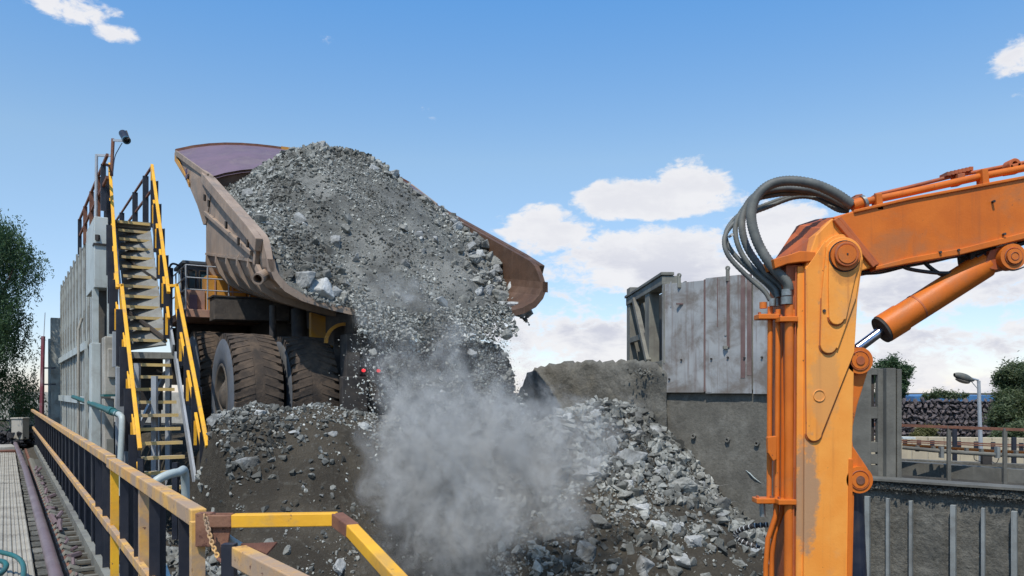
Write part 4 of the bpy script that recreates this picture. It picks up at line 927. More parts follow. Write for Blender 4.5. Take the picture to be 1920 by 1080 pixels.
# ================================================================== THE LOAD
hpts = [(5.8, 19.0, 6.0), (6.8, 19.2, 5.95), (7.3, 19.0, 5.72), (8.1, 19.0, 5.1), (8.9, 19.0, 4.62), (9.12, 20.0, 4.9), (9.12, 18, 4.15), (9.12, 16.3, 3.05), (9.12, 15.2, 1.75), (9.05, 14.25, 1.1), (8.5, 14.25, 1.45),
        (5.1, 19.3, 5.85), (4.4, 19.6, 5.35), (3.9, 19.7, 4.75), (3.5, 19.2, 4.4), (3.5, 18, 4.1), (3.5, 16.6, 3.55), (3.5, 15.5, 3.0), (3.5, 14.9, 2.5), (3.52, 14.4, 1.95),
        (4.6, 14.25, 1.60), (6, 14.2, 1.50), (7.5, 14.2, 1.55), (6, 17, 4.45), (6, 15.5, 3.0), (7.8, 17, 4.05), (7.8, 15.3, 2.55), (4.7, 17, 4.3), (4.7, 15.3, 2.6), (6, 20.2, 5.4), (8, 20.2, 4.8)]
heap_rbf = RBF(hpts)
def heap_z(s, u):
    return heap_rbf(s, u) + .16 * fbm(s * 1.6, u * 1.6, 4, 21) + .10 * fbm(s * 5, u * 5, 3, 33)
ss = np.linspace(3.50, 9.02, 130); uu = np.linspace(14.26, 20.25, 140)
Sg, Ug = np.meshgrid(ss, uu); Zg = heap_z(Sg, Ug)
prx = np.array([p_[0] for p_ in profile(16, True)]); prz = np.array([p_[1] for p_ in profile(16, True)]) - flz(16)
ii = np.argsort(prx[1:-1]); prx_, prz_ = prx[1:-1][ii], prz[1:-1][ii]
def floor_in(s, u): return 1.92 + .165 * (u - 14.25) + np.interp(s - SC, prx_, prz_)
Zfl = floor_in(Sg, Ug) - .05
Zg = np.maximum(Zg, Zfl)
Vh = np.stack([HC * Sg - HS * Ug, HS * Sg + HC * Ug, Zg], -1).reshape(-1, 3)
ix = np.arange(Vh.shape[0]).reshape(Sg.shape); Qh = np.stack([ix[:-1, :-1], ix[:-1, 1:], ix[1:, 1:], ix[1:, :-1]], -1).reshape(-1, 4)
# skirt down to the floor so the load is a solid heap
edge = np.concatenate([ix[0, :], ix[1:, -1], ix[-1, -2::-1], ix[-2:0:-1, 0]]); lowv = Vh[edge].copy(); es = np.concatenate([Sg[0, :], Sg[1:, -1], Sg[-1, -2::-1], Sg[-2:0:-1, 0]]); eu = np.concatenate([Ug[0, :], Ug[1:, -1], Ug[-1, -2::-1], Ug[-2:0:-1, 0]]); lowv[:, 2] = np.minimum(lowv[:, 2], floor_in(es, eu) + .005)
e2 = np.arange(len(edge)) + len(Vh); nx2 = np.roll(np.arange(len(edge)), -1)
Qs = np.stack([edge, e2, e2[nx2], edge[nx2]], -1)
tag(numpy_mesh('ore_load', np.concatenate([Vh, lowv]), np.concatenate([Qh, Qs]), M['ore_bed'], smooth=True, origin=tuple(T(6.3, 17, 2.0))), 'heaped grey ore sliding down the raised truck body', 'ore', kind='stuff')
r_ = np.random.default_rng(11); n = 46000
s_ = r_.uniform(3.5, 9.1, n); u_ = r_.uniform(14.2, 20.2, n)
rad = .010 + .062 * r_.random(n) ** 4.5 * (.6 + .6 * np.abs(s_ - 6.3) / 2.8)
P = np.stack([HC * s_ - HS * u_, HS * s_ + HC * u_, heap_z(s_, u_) + rad * .3], -1)
fb = fbm(s_ * .9 + .4 * u_, u_ * .5, 4, 5); keep = fb > -.03 + .22 * (r_.random(n) - .5)
keep |= r_.random(n) < .15
keep &= ~((s_ > 8.3) & (u_ < 14.7))
tag(scatter_mesh('load_gravel', P[keep], rad[keep], M['gravel'], seed=12, origin=tuple(T(6.3, 17, 2.0)), tone=(.45, 1.6)), 'loose crushed stones covering the ore in the truck body', 'stones', kind='stuff')
# ridge stones: lumpy skyline
n = 1500; t = r_.random(n); s_ = 4.2 + 4.8 * t; u_ = 19.0 + r_.normal(size=n) * .5
rad = .04 + .09 * r_.random(n) ** 2.5
P = np.stack([HC * s_ - HS * u_, HS * s_ + HC * u_, heap_z(s_, u_) + rad * .35], -1)
tag(scatter_mesh('ridge_stones', P, rad, M['gravel'], seed=14, origin=tuple(T(6.3, 19, 5))), 'larger stones along the top edge of the load', 'stones', kind='stuff')
def heap_rock(px, py):
    """find the load surface under a view ray"""
    for u100 in range(1400, 2040, 4):
        pass
def ray_hit(px, py, zf, y0, y1, step=.02):
    k = (px - CX) / F; kz = (HZ - py) / F
    ys = np.arange(y0, y1, step); X = k * ys; Z = kz * ys; G = zf(X, ys)
    below = Z < G
    i = int(np.argmax(below)) if below.any() else -1
    if i < 0: return None
    return Vector((X[i], ys[i], Z[i]))
def heap_xy(X, Y):
    s, u = SU(X, Y); z = heap_z(np.clip(s, 3.4, 9.2), np.clip(u, 14.1, 20.4))
    return np.where((s > 3.4) & (s < 9.25) & (u > 14.15) & (u < 20.4), z, -99)
load_big = [  # px, py, radius px, label
    (578, 533, 26, 'large pale flat-faced boulder near the lower left lip of the truck body'),
    (549, 520, 15, 'smaller grey boulder left of the large pale one at the body lip'),
    (607, 548, 24, 'tall grey boulder right of the large pale one at the body lip'),
    (610, 515, 12, 'small block perched above the boulders at the lower left lip'),
    (650, 565, 17, 'slab-like grey boulder about to slide over the lip'),
    (628, 455, 14, 'single rounded boulder standing out mid-left on the ore slope'),
    (578, 487, 12, 'low grey boulder on the left slope above the lip boulders'),
    (735, 268 + 60, 11, 'small boulder at the right shoulder of the load skyline'),
    (927, 497, 16, 'pale cube-like boulder against the rusty right side wall'),
    (905, 487, 13, 'grey boulder beside the pale cube at the right side wall'),
    (944, 570, 21, 'largest pale boulder at the lower right corner of the load'),
    (915, 546, 14, 'squarish boulder above the largest one at the lower right'),
    (895, 545, 12, 'darker boulder left of the squarish one on the right slope'),
    (965, 553, 13, 'grey boulder wedged by the right corner of the body'),
    (930, 527, 13, 'pale block under the cube-like boulder on the right'),
    (985, 572, 14, 'low boulder resting on the right lip of the body'),
    (872, 435, 10, 'grey block high on the right slope near the side wall'),
    (850, 425, 12, 'rough block highest along the right side wall'),
    (893, 460, 12, 'boulder halfway up the right side wall'),
    (880, 480, 10, 'small boulder inward from the right side wall'),
    (870, 565, 11, 'small pale boulder at the bottom of the right slope'),
    (790, 470, 9, 'lone small boulder in the middle of the load'),
    (665, 485, 9, 'small pale rock in the dusty middle of the load'),
    (700, 318, 10, 'dark boulder on the upper right of the load'),
    (605, 275, 11, 'jagged rock at the very peak of the load'),
    (800, 380, 9, 'flat rock on the right skyline of the load')]
for i, (px, py, rp, lab) in enumerate(load_big):
    h = ray_hit(px, py, heap_xy, 13.5, 23)
    if h is None: h = ray_hit(px, py + 14, heap_xy, 13.5, 23)
    if h is None: continue
    rr_ = 1.4 * rp * h.y / F
    put_rock(big_rocks[(i % 3) * 3 if i % 4 else i % 9], h + Vector((0, -rr_ * .15, rr_ * .05)), (rr_ * 1.1, rr_ * .95, rr_ * 1.0), lab, name='boulder', cat='boulder')
GL = 'rocks lying on the load in the truck body'
for k in range(34):      # blocky boulders lodged along the right side wall
    f = k / 34; u = 15.0 + 3.6 * f + random.uniform(-.2, .2); s = 9.05 - random.random() ** 1.5 * 1.3; rr_ = random.uniform(.13, .26) * (1.15 - .5 * f); z = float(heap_z(np.array([s]), np.array([u]))[0])
    where = ('near the right lip of the truck body', 'halfway along the right wall of the truck body', 'high along the right wall of the truck body')[min(2, int(f * 3))]
    mi = (0, 1, 3, 4, 6, 7)[k % 6]
    put_rock(big_rocks[mi], T(s, u - .05, z + rr_ * .35), (rr_, rr_ * .9, rr_ * .95), f"{'large' if rr_ > .19 else 'medium'} {'pale' if mi % 3 == 0 else 'grey'} block lodged {where}", 'blocks along the right body wall', name='boulder', cat='boulder')
k = 0
while k < 75:
    s = random.uniform(3.6, 9.05); u = random.uniform(14.4, 19.8)
    right = (s - 3.5) / 5.6
    if random.random() > .15 + .85 * max(right ** 2.2, (1 - right) ** 4 * (u < 16.5)): continue
    rr_ = random.uniform(.07, .19); z = float(heap_z(np.array([s]), np.array([u]))[0])
    put_rock(mid_rocks[k % 10], T(s, u, z + rr_ * .3), rr_, f"{'larger' if rr_ > .1 else 'small'} {'pale' if (k % 10) % 4 == 0 else 'grey'} rock on the ore load, {'on its left part' if s < 5.4 else 'in its middle' if s < 7.4 else 'on its right part'}{', near the lip' if u < 15.6 else ', high up' if u > 17.8 else ''}", GL); k += 1

# ------------------------------------------------------------------ falling material below the tail
r_ = np.random.default_rng(31)
def stream(n, rmin, rmax, pw_, seed, name, lab, shapes, tone):
    r = np.random.default_rng(seed); t = r.random(n) ** .85; q = r.beta(1.25, 1.15, n)
    left = 5.0 + .55 * np.clip(t * 1.3, 0, 1); right = 8.05 + .80 * np.clip((t - .35) * 2.2, 0, 1)
    s = left + (right - left) * q; s += r.normal(size=n) * .07
    u = 14.22 - .25 * t - 1.25 * t ** .7 * r.uniform(.15, 1, n); z = 1.62 - .35 * r.random(n) - 3.7 * t
    # ragged streamers: long vertical tongues with gaps
    fl = fbm(s * 3.2 + 3, z * .55 + s * .6, 4, 77); k = fl > -.13 + .22 * t + .12 * r.normal(size=n) * .6
    rad = rmin + (rmax - rmin) * r.random(n) ** pw_
    P = np.stack([HC * s - HS * u, HS * s + HC * u, z], -1)[k]
    tag(scatter_mesh(name, P, rad[k], M['gravel'], seed=seed + 1, tone=tone, origin=tuple(T(6.8, 13.6, -1)), shapes=shapes), lab, 'falling stones', kind='stuff')
stream(60000, .006, .018, 1.5, 101, 'falling_grit', 'fine grit pouring off the truck body', tiny_rocks, (.6, 2.0))
stream(11000, .012, .055, 4, 103, 'falling_gravel', 'curtain of small stones pouring off the truck body', small_rocks, (.6, 1.7))
n = 9000; r_ = np.random.default_rng(35); s_ = r_.uniform(4.9, 8.25, n); t = r_.random(n); u_ = 14.25 - .40 * t; z_ = floor_in(s_, np.full(n, 14.3)) + .06 - .10 * t - .5 * t * t + np.abs(r_.normal(size=n)) * .07
rad = .008 + .055 * r_.random(n) ** 4.5
tag(scatter_mesh('sliding_stones', np.stack([HC * s_ - HS * u_, HS * s_ + HC * u_, z_], -1), rad, M['gravel'], seed=36, origin=tuple(T(6.8, 14, 1)), tone=(.6, 1.6)), 'dense stones sliding over the lip of the truck body', 'falling stones', kind='stuff')
n = 700; s_ = r_.normal(5.15, .28, n); z_ = r_.uniform(-1.2, 1.2, n); u_ = 14.1 - .6 * r_.random(n); rad = .008 + .03 * r_.random(n) ** 3
tag(scatter_mesh('stray_stones', np.stack([HC * s_ - HS * u_, HS * s_ + HC * u_, z_], -1), rad, M['gravel'], seed=36, tone=(1.2, 2.1), origin=tuple(T(5, 14, 0))), 'scattered pale stones falling in front of the dark chassis', 'falling stones', kind='stuff')
fall_big = [(950, 628, 17, 'large grey boulder falling just under the right body corner'), (815, 652, 21, 'pale flat boulder falling in the middle of the stream'), (697, 662, 13, 'pale block falling beside the red tail lights'), (684, 655, 7, 'small pale rock left of the falling block near the tail lights'),
            (886, 660, 14, 'tall grey boulder falling right of the pale flat one'), (946, 664, 8, 'small dark rock below the large falling boulder'), (852, 685, 8, 'small white rock under the falling middle boulders'), (830, 735, 9, 'grey rock falling lower in the stream above the dust'),
            (905, 690, 9, 'small pale rock falling right of centre'), (955, 700, 12, 'dusty dark rock at the right edge of the falling stream'), (764, 640, 8, 'small rock falling left of the pale flat boulder'), (940, 785, 15, 'white-topped boulder half lost in dust right of centre'), (735, 690, 7, 'tiny pale rock falling left in the stream')]
for i, (px, py, rp, lab) in enumerate(fall_big):
    Y = 13.2 + .0012 * (px - 700) * 5; rr_ = rp * Y / F
    put_rock(big_rocks[(i * 2 + 1) % 9], W(px, py, Y), (rr_, rr_ * .9, rr_), lab, name='boulder', cat='boulder')
for k in range(34):
    s = random.uniform(5.3, 8.3); t = random.random(); rr_ = random.uniform(.035, .085)
    put_rock(mid_rocks[4 + k % 6], T(s, 14.1 - 1.1 * t - random.random() * .3, 1.2 - 2.6 * t), rr_, f"{'larger' if rr_ > .06 else 'small'} rock falling in the {'left' if s < 6.3 else 'middle' if s < 7.4 else 'right'} of the stream, {'just below the lip' if t < .35 else 'halfway down' if t < .7 else 'just above the dust'}", 'rocks falling in the stream')
# ================================================================== RIGHT PIT WALL
MWv = Vector((MWD[0], MWD[1], 0)); MWn = Vector((MWD[1], -MWD[0], 0))      # along to the right; MWn faces the camera/pit
if MWn.y > 0: MWn = -MWn
def MP(t, z, out=0.0):
    """t metres along the wall from its left corner, z height, out towards the pit"""
    return Vector((MW0[0], MW0[1], 0)) + MWv * t + MWn * out + Vector((0, 0, z))
pw = empty('pit_wall', MP(2, -4.5), 'muddy concrete pit wall beneath the grey steel plates', 'wall')
mb = MB(); rows = []
rz = np.linspace(-4.6, .12, 40); rt = np.linspace(-.9, 2.9, 44)
for z in rz:
    rows.append([MP(t, z - (.0), .05 * float(fbm(np.array([t * 1.5]), np.array([z * 1.5]), 4, 50)[0]) + .03 * float(fbm(np.array([t * 7]), np.array([z * 7]), 3, 51)[0])) for t in rt])
loft(mb, rows, True); mb.build('wall_face', M['concrete'], pw)
mb = MB(); mb.prism([MP(-.9, -4.6, -.06), MP(2.9, -4.6, -.06), MP(2.9, .10, -.06), MP(-.9, .10, -.06)], -MWn * .6); mb.build('wall_core', M['concrete'], pw)
for (t, z) in ((.75, -.95), (1.55, -1.0), (2.2, -1.05)):
    mb = MB(); mb.ring(MP(t, z, .0), MP(t, z, .06), .055, .025, 12); mb.build('tie_hole_ring', M['concrete'], pw)
mb = MB(); mb.tube([MP(1.95, -1.62, .01), MP(2.05, -1.68, .035), MP(2.15, -1.77, .035), MP(2.28, -1.86, .01)], .012, 6, True, [.004, .014, .012, .003]); mb.build('white_scrape', M['pipe_pale'], pw)
# left abutment: rough caked concrete
ab = empty('rough_abutment', W(1090, 760, 18.6), 'rough mud-caked concrete abutment left of the steel plates', 'wall')
tops = [(940, 775), (962, 752), (978, 726), (988, 700), (1010, 688), (1040, 682), (1075, 679), (1120, 678), (1150, 676), (1180, 676), (1215, 676), (1248, 690)]
cols = []
mb = MB(); rows = []
nz = 26
pts_ = []
for i in range(len(tops) - 1):
    for k in range(6):
        f = k / 6; pts_.append((tops[i][0] * (1 - f) + tops[i + 1][0] * f, tops[i][1] * (1 - f) + tops[i + 1][1] * f))
pts_.append(tops[-1])
for j in range(nz):
    row = []
    for (px, py) in pts_:
        Y = 20.3 - (px - 982) / 266 * 2.35 + max(0, 995 - px) * .012
        ztop = (HZ - py) / F * Y + .05 * math.sin(px * .7) * math.sin(px * .23); z = ztop + (-3.5 - ztop) * (j / (nz - 1)) ** 1.3
        X = (px - CX) / F * Y
        d = .40 * float(fbm(np.array([X * 2.2]), np.array([z * 2.2]), 5, 61)[0]) + .14 * float(fbm(np.array([X * 8]), np.array([z * 5]), 3, 62)[0])
        row.append(Vector((X, Y + d - .15 * (1 - math.exp(-j * .5)), z)))
    rows.append(row)
back = [p + Vector((.4, 2.2, .1 * math.sin(i))) for i, p in enumerate(rows[0])]
loft(mb, [back] + rows, True); mb.build('caked_face', M['mud'], ab)
# steel plates
sp_ = empty('steel_plate_screen', MP(1.3, 0, .05), 'screen of tall grey steel plates bolted above the pit wall', 'screen')
def plate(t0, t1, z0, z1, m, out=.10, th=.03, name='steel_plate', top_slope=0.0):
    mb = MB(); mb.prism([MP(t0, z0, out), MP(t1, z0, out), MP(t1, z1 + top_slope, out), MP(t0, z1, out)], -MWn * th); return mb.build(name, M[m], sp_, bevel=.004)
plate(.02, 1.03, .0, 2.42, 'plate'); plate(1.075, 2.12, -.02, 2.46, 'plate'); plate(2.15, 3.2, -.03, 2.46, 'plate'); plate(.05, 3.15, .06, 2.38, 'frame_grey', .05, .03, 'back_sheet')
plate(1.03, 1.075, .02, 2.44, 'plate_red', .09)
for (t0, t1, z0, z1, m, o_) in ((1.35, 1.37, 1.4, 2.44, 'plate_red', .112), (1.58, 1.64, .95, 2.5, 'plate_red', .125), (1.52, 1.57, 1.2, 2.44, 'plate', .118), (1.88, 1.98, .3, 2.44, 'plate_red', .108), (2.02, 2.12, .35, 2.44, 'plate_red', .106), (.22, .25, 1.9, 2.46, 'plate', .115), (1.10, 1.22, .0, 2.44, 'plate', .105)):
    plate(t0, t1, z0, z1, m, o_, .012, 'strip')
for t, z in ((.45, 2.5), (1.6, 2.54)):
    mb = MB(); mb.box(MP(t, z - .06, .12), (.07, .05, .26)); mb.ring(MP(t, z + .08, .14), MP(t, z + .08, .10), .05, .02, 12); mb.build('lifting_lug', M['frame_grey'], sp_)
mb = MB(); mb.box(MP(1.555, .95, .14), (.09, .07, .06)); mb.build('hook_block', M['frame_grey'], sp_)
mb = MB(); mb.box(MP(.47, 1.95, .14), (.14, .05, .03)); mb.build('hook_block', M['plate_red'], sp_)
for t, z in ((1.22, .72), (1.6, .74), (1.97, .72), (2.35, .72), (.2, .3), (.5, .72)):
    mb = MB(); mb.cyl(MP(t, z, .10), MP(t, z, .135), .022, 8); mb.build('bolt', M['truck_dark'], sp_)
# open frame box at the left end of the plates, receding
bx = empty('open_frame_box', MP(0, .4, .05), 'open muddy steel frame with diagonal brace left of the plates', 'frame')
C0 = MP(.02, 0, .08); C1 = W(1175, 542, 22.3); dv = Vector((C1.x - C0.x, C1.y - C0.y, 0)); ln = dv.length; dv.normalize(); dn = Vector((-dv.y, dv.x, 0))
if dn.y > 0: dn = -dn
def BP(t, z, o_=0): return Vector((C0.x, C0.y, z)) + dv * t + dn * o_
ztop = lambda t: 2.45 + (2.88 - 2.45) * t / ln
def bpost(t0, t1, z0, z1a, name='upright', m='frame_grey', o_=0, th=.35):
    mb = MB(); mb.prism([BP(t0, z0, o_), BP(t1, z0, o_), BP(t1, z1a, o_), BP(t0, z1a, o_)], -dn * th); return mb.build(name, M[m], bx, bevel=.01)
bpost(-.06, .12, .65, ztop(0), th=.5); bpost(ln * .33, ln * .33 + .50, .6, ztop(ln * .4) - .05, th=.25); bpost(ln - .45, ln, .6, ztop(ln), th=.45)
bpost(0, ln, 2.42, 2.62, 'top_beam', o_=.02); bpost(-.03, ln + .08, 2.63, 2.70, 'top_plate', o_=.05, th=.30)
bpost(0, ln, .45, .72, 'bottom_beam', o_=.02); bpost(ln * .33 + .5, ln - .45, 1.35, 1.50, 'cross_bar', th=.1)
mb = MB(); mb.prism([BP(0, .5, -.5), BP(ln, .5, -.5), BP(ln, 2.5, -.5), BP(0, 2.5, -.5)], -dn * .04); mb.build('back_sheet', M['wall_rib_dark'], bx)
mb = MB(); mb.beam(BP(ln * .72, 2.45, .02), BP(ln * .33, .75, .02), .12, .14); mb.build('diagonal_brace', M['frame_grey'], bx)
cl = np.random.default_rng(6); n = 70
P = np.stack([*(np.array(MP(-.35, 0, .15))[:2, None] + cl.normal(size=(2, n)) * np.array([[.28], [.12]])), .38 + cl.random(n) * .16], -1)
tag(scatter_mesh('caked_lumps', P, cl.uniform(.025, .06, n), M['rock'], seed=66), 'lumps of caked ore at the foot of the open frame', 'rubble', kind='stuff')

# lower ribbed wall to the right, ledge, waffle frame
lw = empty('lower_ribbed_wall', MP(5, -4.6), 'mud-covered lower wall with pale vertical ribs, right of the boom', 'wall')
mb = MB(); rows = []
for z in np.linspace(-4.8, -1.66, 30):
    rows.append([MP(t, z, .05 * float(fbm(np.array([t * 3]), np.array([z * 3]), 4, 71)[0]) + .05 * float(fbm(np.array([t * 9]), np.array([z * 9]), 3, 72)[0])) for t in np.linspace(2.9, 8.6, 100)])
loft(mb, rows, True); mb.build('wall_face', M['wall_mud'], lw)
mb = MB(); mb.prism([MP(2.9, -4.8, -.08), MP(8.6, -4.8, -.08), MP(8.6, -1.66, -.08), MP(2.9, -1.66, -.08)], -MWn * .5); mb.build('wall_core', M['concrete'], lw)
mb = MB(); mb.prism([MP(2.9, -1.60, .16), MP(8.7, -1.60, .16), MP(8.7, -1.64, .16), MP(2.9, -1.64, .16)], -MWn * .5); mb.build('ledge_plate', M['mud_steel'], lw)
mb = MB(); mb.prism([MP(2.9, -1.645, .10), MP(8.7, -1.645, .10), MP(8.7, -1.80, .10), MP(2.9, -1.78, .10)], -MWn * .4); mb.build('ledge_mud', M['wall_mud'], lw)
for px in (1668, 1711, 1790, 1846, 1904, 1630, 1750 if False else 1960):
    k = (px - CX) / F; t = (k * MW0[1] - MW0[0]) / (MWD[0] - k * MWD[1])
    wr = .055 if px in (1668, 1711, 1846) else .085
    mb = MB(); mb.beam(MP(t, -4.8, .10), MP(t, -1.86 - .02 * t, .10), wr, .10, up=MWn); mb.build('rib', M['rib_steel'], lw, bevel=.006)
cl = np.random.default_rng(16); n = 1300
tt = cl.uniform(2.9, 8.6, n); zz = -1.66 - cl.random(n) ** 2 * .20
P = np.array([np.array(MP(a, b, .10 + .02 * cl.random())) for a, b in zip(tt, zz)])
tag(scatter_mesh('ledge_crust', P, cl.uniform(.008, .035, n), M['gravel'], seed=67, tone=(.25, .45)), 'dark crust of mud and stones along the wall ledge', 'mud', kind='stuff')

wf = empty('waffle_frame', MP(3.7, -1.6), 'mud-coated steel frame panel with rectangular holes behind the orange boom', 'frame')
C0w = W(1660, 893, 15.4); 
def WP(px, py, dY=0): Y = 15.4 - (px - 1660) * .0035 + dY; return W(px, py, Y)
def wquad(x0, x1, y0, y1, name, m='mud_steel', dY=0, th=.12):
    mb = MB(); mb.prism([WP(x0, y0, dY), WP(x1, y0, dY), WP(x1, y1, dY), WP(x0, y1, dY)], (0, th, 0)); return mb.build(name, M[m], wf, bevel=.008)
wquad(1596, 1634, 692, 892, 'frame_web'); wquad(1646, 1662, 692, 895, 'frame_web')
wquad(1662, 1680, 690, 897, 'flange', dY=-.12, th=.3); wquad(1682, 1691, 692, 896, 'flange', dY=-.1, th=.3); wquad(1678, 1684, 700, 896, 'pale_edge', 'rib_steel', dY=-.02, th=.02)
for (y0, y1) in ((690, 703), (763, 785), (829, 848), (852, 870), (873, 893)): wquad(1630, 1650, y0, y1, 'cross_member', dY=.01, th=.1)
mb = MB(); mb.prism([WP(1634, 703, .11), WP(1639, 703, .11), WP(1639, 828, .11), WP(1634, 828, .11)], (0, .25, 0)); mb.build('hole_return', M['truck_dark'], wf)
mb = MB(); mb.prism([WP(1600, 892, -.25), WP(1695, 902, -.25), WP(1695, 896, .3), WP(1600, 872, .3)], (0, 0, -.06)); mb.build('mud_ramp', M['mud'], wf)

# ================================================================== BEHIND THE WALL
kb = empty('kerb_beam', WZ(1790, 15.8, -1.75), 'dark muddy concrete kerb beam along the walkway behind the wall', 'kerb')
mb = MB(); mb.prism([WZ(1690, 17.0, -1.75), WZ(2050, 14.6, -1.75), WZ(2050, 14.6, -1.50), WZ(1690, 17.0, -1.47)], (.1, .35, 0)); mb.build('beam', M['mud_steel'], kb)
mb = MB(); mb.prism([WZ(1690, 18.0, -1.75), WZ(2050, 15.6, -1.75), WZ(2050, 15.6, -1.46), WZ(1690, 18.0, -1.50)], (.1, .2, 0)); mb.build('rear_beam', M['concrete'], kb)
rl = empty('pit_side_railing', WZ(1800, 15.5, -1.7), 'dusty railing with brown top rail beyond the ribbed wall', 'railing')
def rp_(px, py, Y): return W(px, py, Y)
def yr(px): return 17.0 - (px - 1600) * .0048
mb = MB(); mb.beam(W(1600, 794, yr(1600)), W(2000, 809, yr(2000)), .05, .055); mb.build('top_rail', M['rust'], rl)
mb = MB(); mb.tube([W(1692, 839, yr(1692)), W(1776, 847, yr(1776)), W(1870, 853, yr(1870)), W(2000, 858, yr(2000))], .04, 10); mb.build('lower_rail', M['mud_steel'], rl)
mb = MB(); mb.tube([W(1692, 834, yr(1692) + .2), W(1870, 846, yr(1870) + .2), W(2000, 851, yr(2000) + .2)], .03, 8); mb.build('orange_line', M['orange'], rl)
for px, y0, y1 in ((1779, 798, 903), (1884, 803, 912)):
    mb = MB(); mb.beam(W(px, y0, yr(px) - .05), W(px, y1, yr(px) - .05), .07, .05, up=(0, 1, 0)); mb.build('post', M['mud_steel'], rl)
for px, y0, y1 in ((1790, 805, 875), (1901, 820, 882)):
    mb = MB(); mb.beam(W(px, y0, yr(px) + 1.6), W(px, y1, yr(px) + 1.6), .08, .06, up=(0, 1, 0)); mb.build('post', M['navy'], rl)
for px in (1765, 1870):
    mb = MB(); mb.box(W(px, 848, yr(px) - .02), (.06, .10, .22)); mb.build('clamp', M['rib_steel'], rl)
for px in (1720, 1750, 1812, 1840, 1905):
    mb = MB(); mb.box(W(px, 841 + (px - 1720) * .05, yr(px) + .05), (.05, .08, .12)); mb.build('clamp', M['mud_steel'], rl)
jb = empty('junction_box', W(1849, 878, 16.6), 'small dark junction box hanging under the pipe rail', 'box')
mb = MB(); mb.box(W(1849, 862, 16.6), (.19, .10, .19)); mb.build('case', M['truck_dark'], jb, bevel=.008)
mb = MB(); mb.tube(curve([W(1826, 852, 16.5), W(1828, 862, 16.55), W(1841, 866, 16.6)]), .008, 6); mb.tube(curve([W(1857, 864, 16.6), W(1868, 868, 16.55), W(1874, 856, 16.5)]), .008, 6); mb.build('lead', M['hose_black'], jb)
# second railing and kerb stones farther away
r2 = empty('far_railing', WZ(1800, 23, -1.8), 'low far railing with pale top blocks before the beige wall', 'railing')
mb = MB(); mb.beam(W(1600, 822, 23), W(2000, 838, 22), .05, .04); mb.beam(W(1690, 829, 23), W(2000, 842, 22), .03, .03); mb.build('rail', M['rust'], r2)
for i, px in enumerate((1697, 1723, 1748, 1798, 1830, 1862, 1915, 1947)):
    mb = MB(); mb.box(W(px, 832 + (px - 1697) * .03, 23), (.10, .06, .25)); mb.build('post', M['navy'], r2)
mb = MB(); mb.box(W(1700, 821, 22.5), (.35, .3, .05)); mb.build('pale_block', M['column'], r2)
mb = MB(); mb.box(W(1656, 826, 22.5), (.30, .3, .05)); mb.build('pale_block', M['column'], r2)
bw = empty('beige_wall', WZ(1800, 26, -2.4), 'sunlit beige concrete panel wall behind the railings', 'wall')
for i in range(15):
    x0 = 1590 + i * 30; mb = MB(); mb.prism([WZ(x0 + 1, 26, -2.6), WZ(x0 + 29.5, 26, -2.6), WZ(x0 + 29.5, 26, -1.42 - .006 * i), WZ(x0 + 1, 26, -1.42 - .006 * i)], (0, .3, 0)); mb.build('wall_panel', M['beige'], bw, bevel=.01)
mb = MB(); mb.prism([WZ(1580, 26.02, -2.6), WZ(2060, 26.02, -2.6), WZ(2060, 26.02, -1.55), WZ(1580, 26.02, -1.55)], (0, .2, 0)); mb.build('wall_core', M['concrete_pale'], bw)
# dark stone wall: every stone a piece
sw = empty('dark_stone_wall', WZ(1740, 40, -2.4), 'long wall of dark basalt stones in the right background', 'wall')
mb = MB(); mb.prism([WZ(1580, 40.2, -2.6), WZ(2100, 40.2, -2.6), WZ(2100, 40.2, -.45), WZ(1580, 40.2, -.45)], (0, .8, 0)); mb.build('wall_core', M['gabion_gap'], sw)
stones = []
for k in range(6):
    bm = rock_bm(800 + k, 12, .85); me = bpy.data.meshes.new('stone'); bm.to_mesh(me); bm.free(); me.materials.append(M['gabion']); stones.append(me)
bw0 = sw.location; rr = random.Random(9)
row = 0; z = -2.05; cnt = 0
while z < -.42:
    x = (1632 - CX) / F * 40 + (.12 if row % 2 else 0)
    while x < (1925 - CX) / F * 40 and cnt < 296:
        wd = rr.uniform(.24, .42)
        o = bpy.data.objects.new('stone', rr.choice(stones)); COL.objects.link(o); o.parent = sw
        o.location = Vector((x + wd / 2, 40.12 + rr.uniform(-.03, .05), z + rr.uniform(-.04, .04))) - bw0; o.scale = (wd * .52, .15, rr.uniform(.13, .20)); o.rotation_euler = (rr.uniform(-.2, .2), rr.uniform(-3, 3), rr.uniform(-.3, .3)); cnt += 1
        x += wd * .93
    z += .27; row += 1
n = 1500; P = np.stack([r_.uniform((1570 - CX) / F * 40, (2100 - CX) / F * 40, n), np.full(n, 40.16), r_.uniform(-2.4, -.45, n)], -1)
o = scatter_mesh('infill_stones', P, r_.uniform(.06, .13, n), M['gabion'], parent=sw, seed=90); o['kind'] = 'stuff'
br = MB(); br.prism([WZ(1715, 62, -1.2), WZ(1868, 62, -1.2), WZ(1868, 62, -.22), WZ(1715, 62, -.30)], (0, 8, .1))
tag(br.build('blue_shed', M['blue_roof']), 'blue metal shed roof showing above the dark stone wall', 'shed')
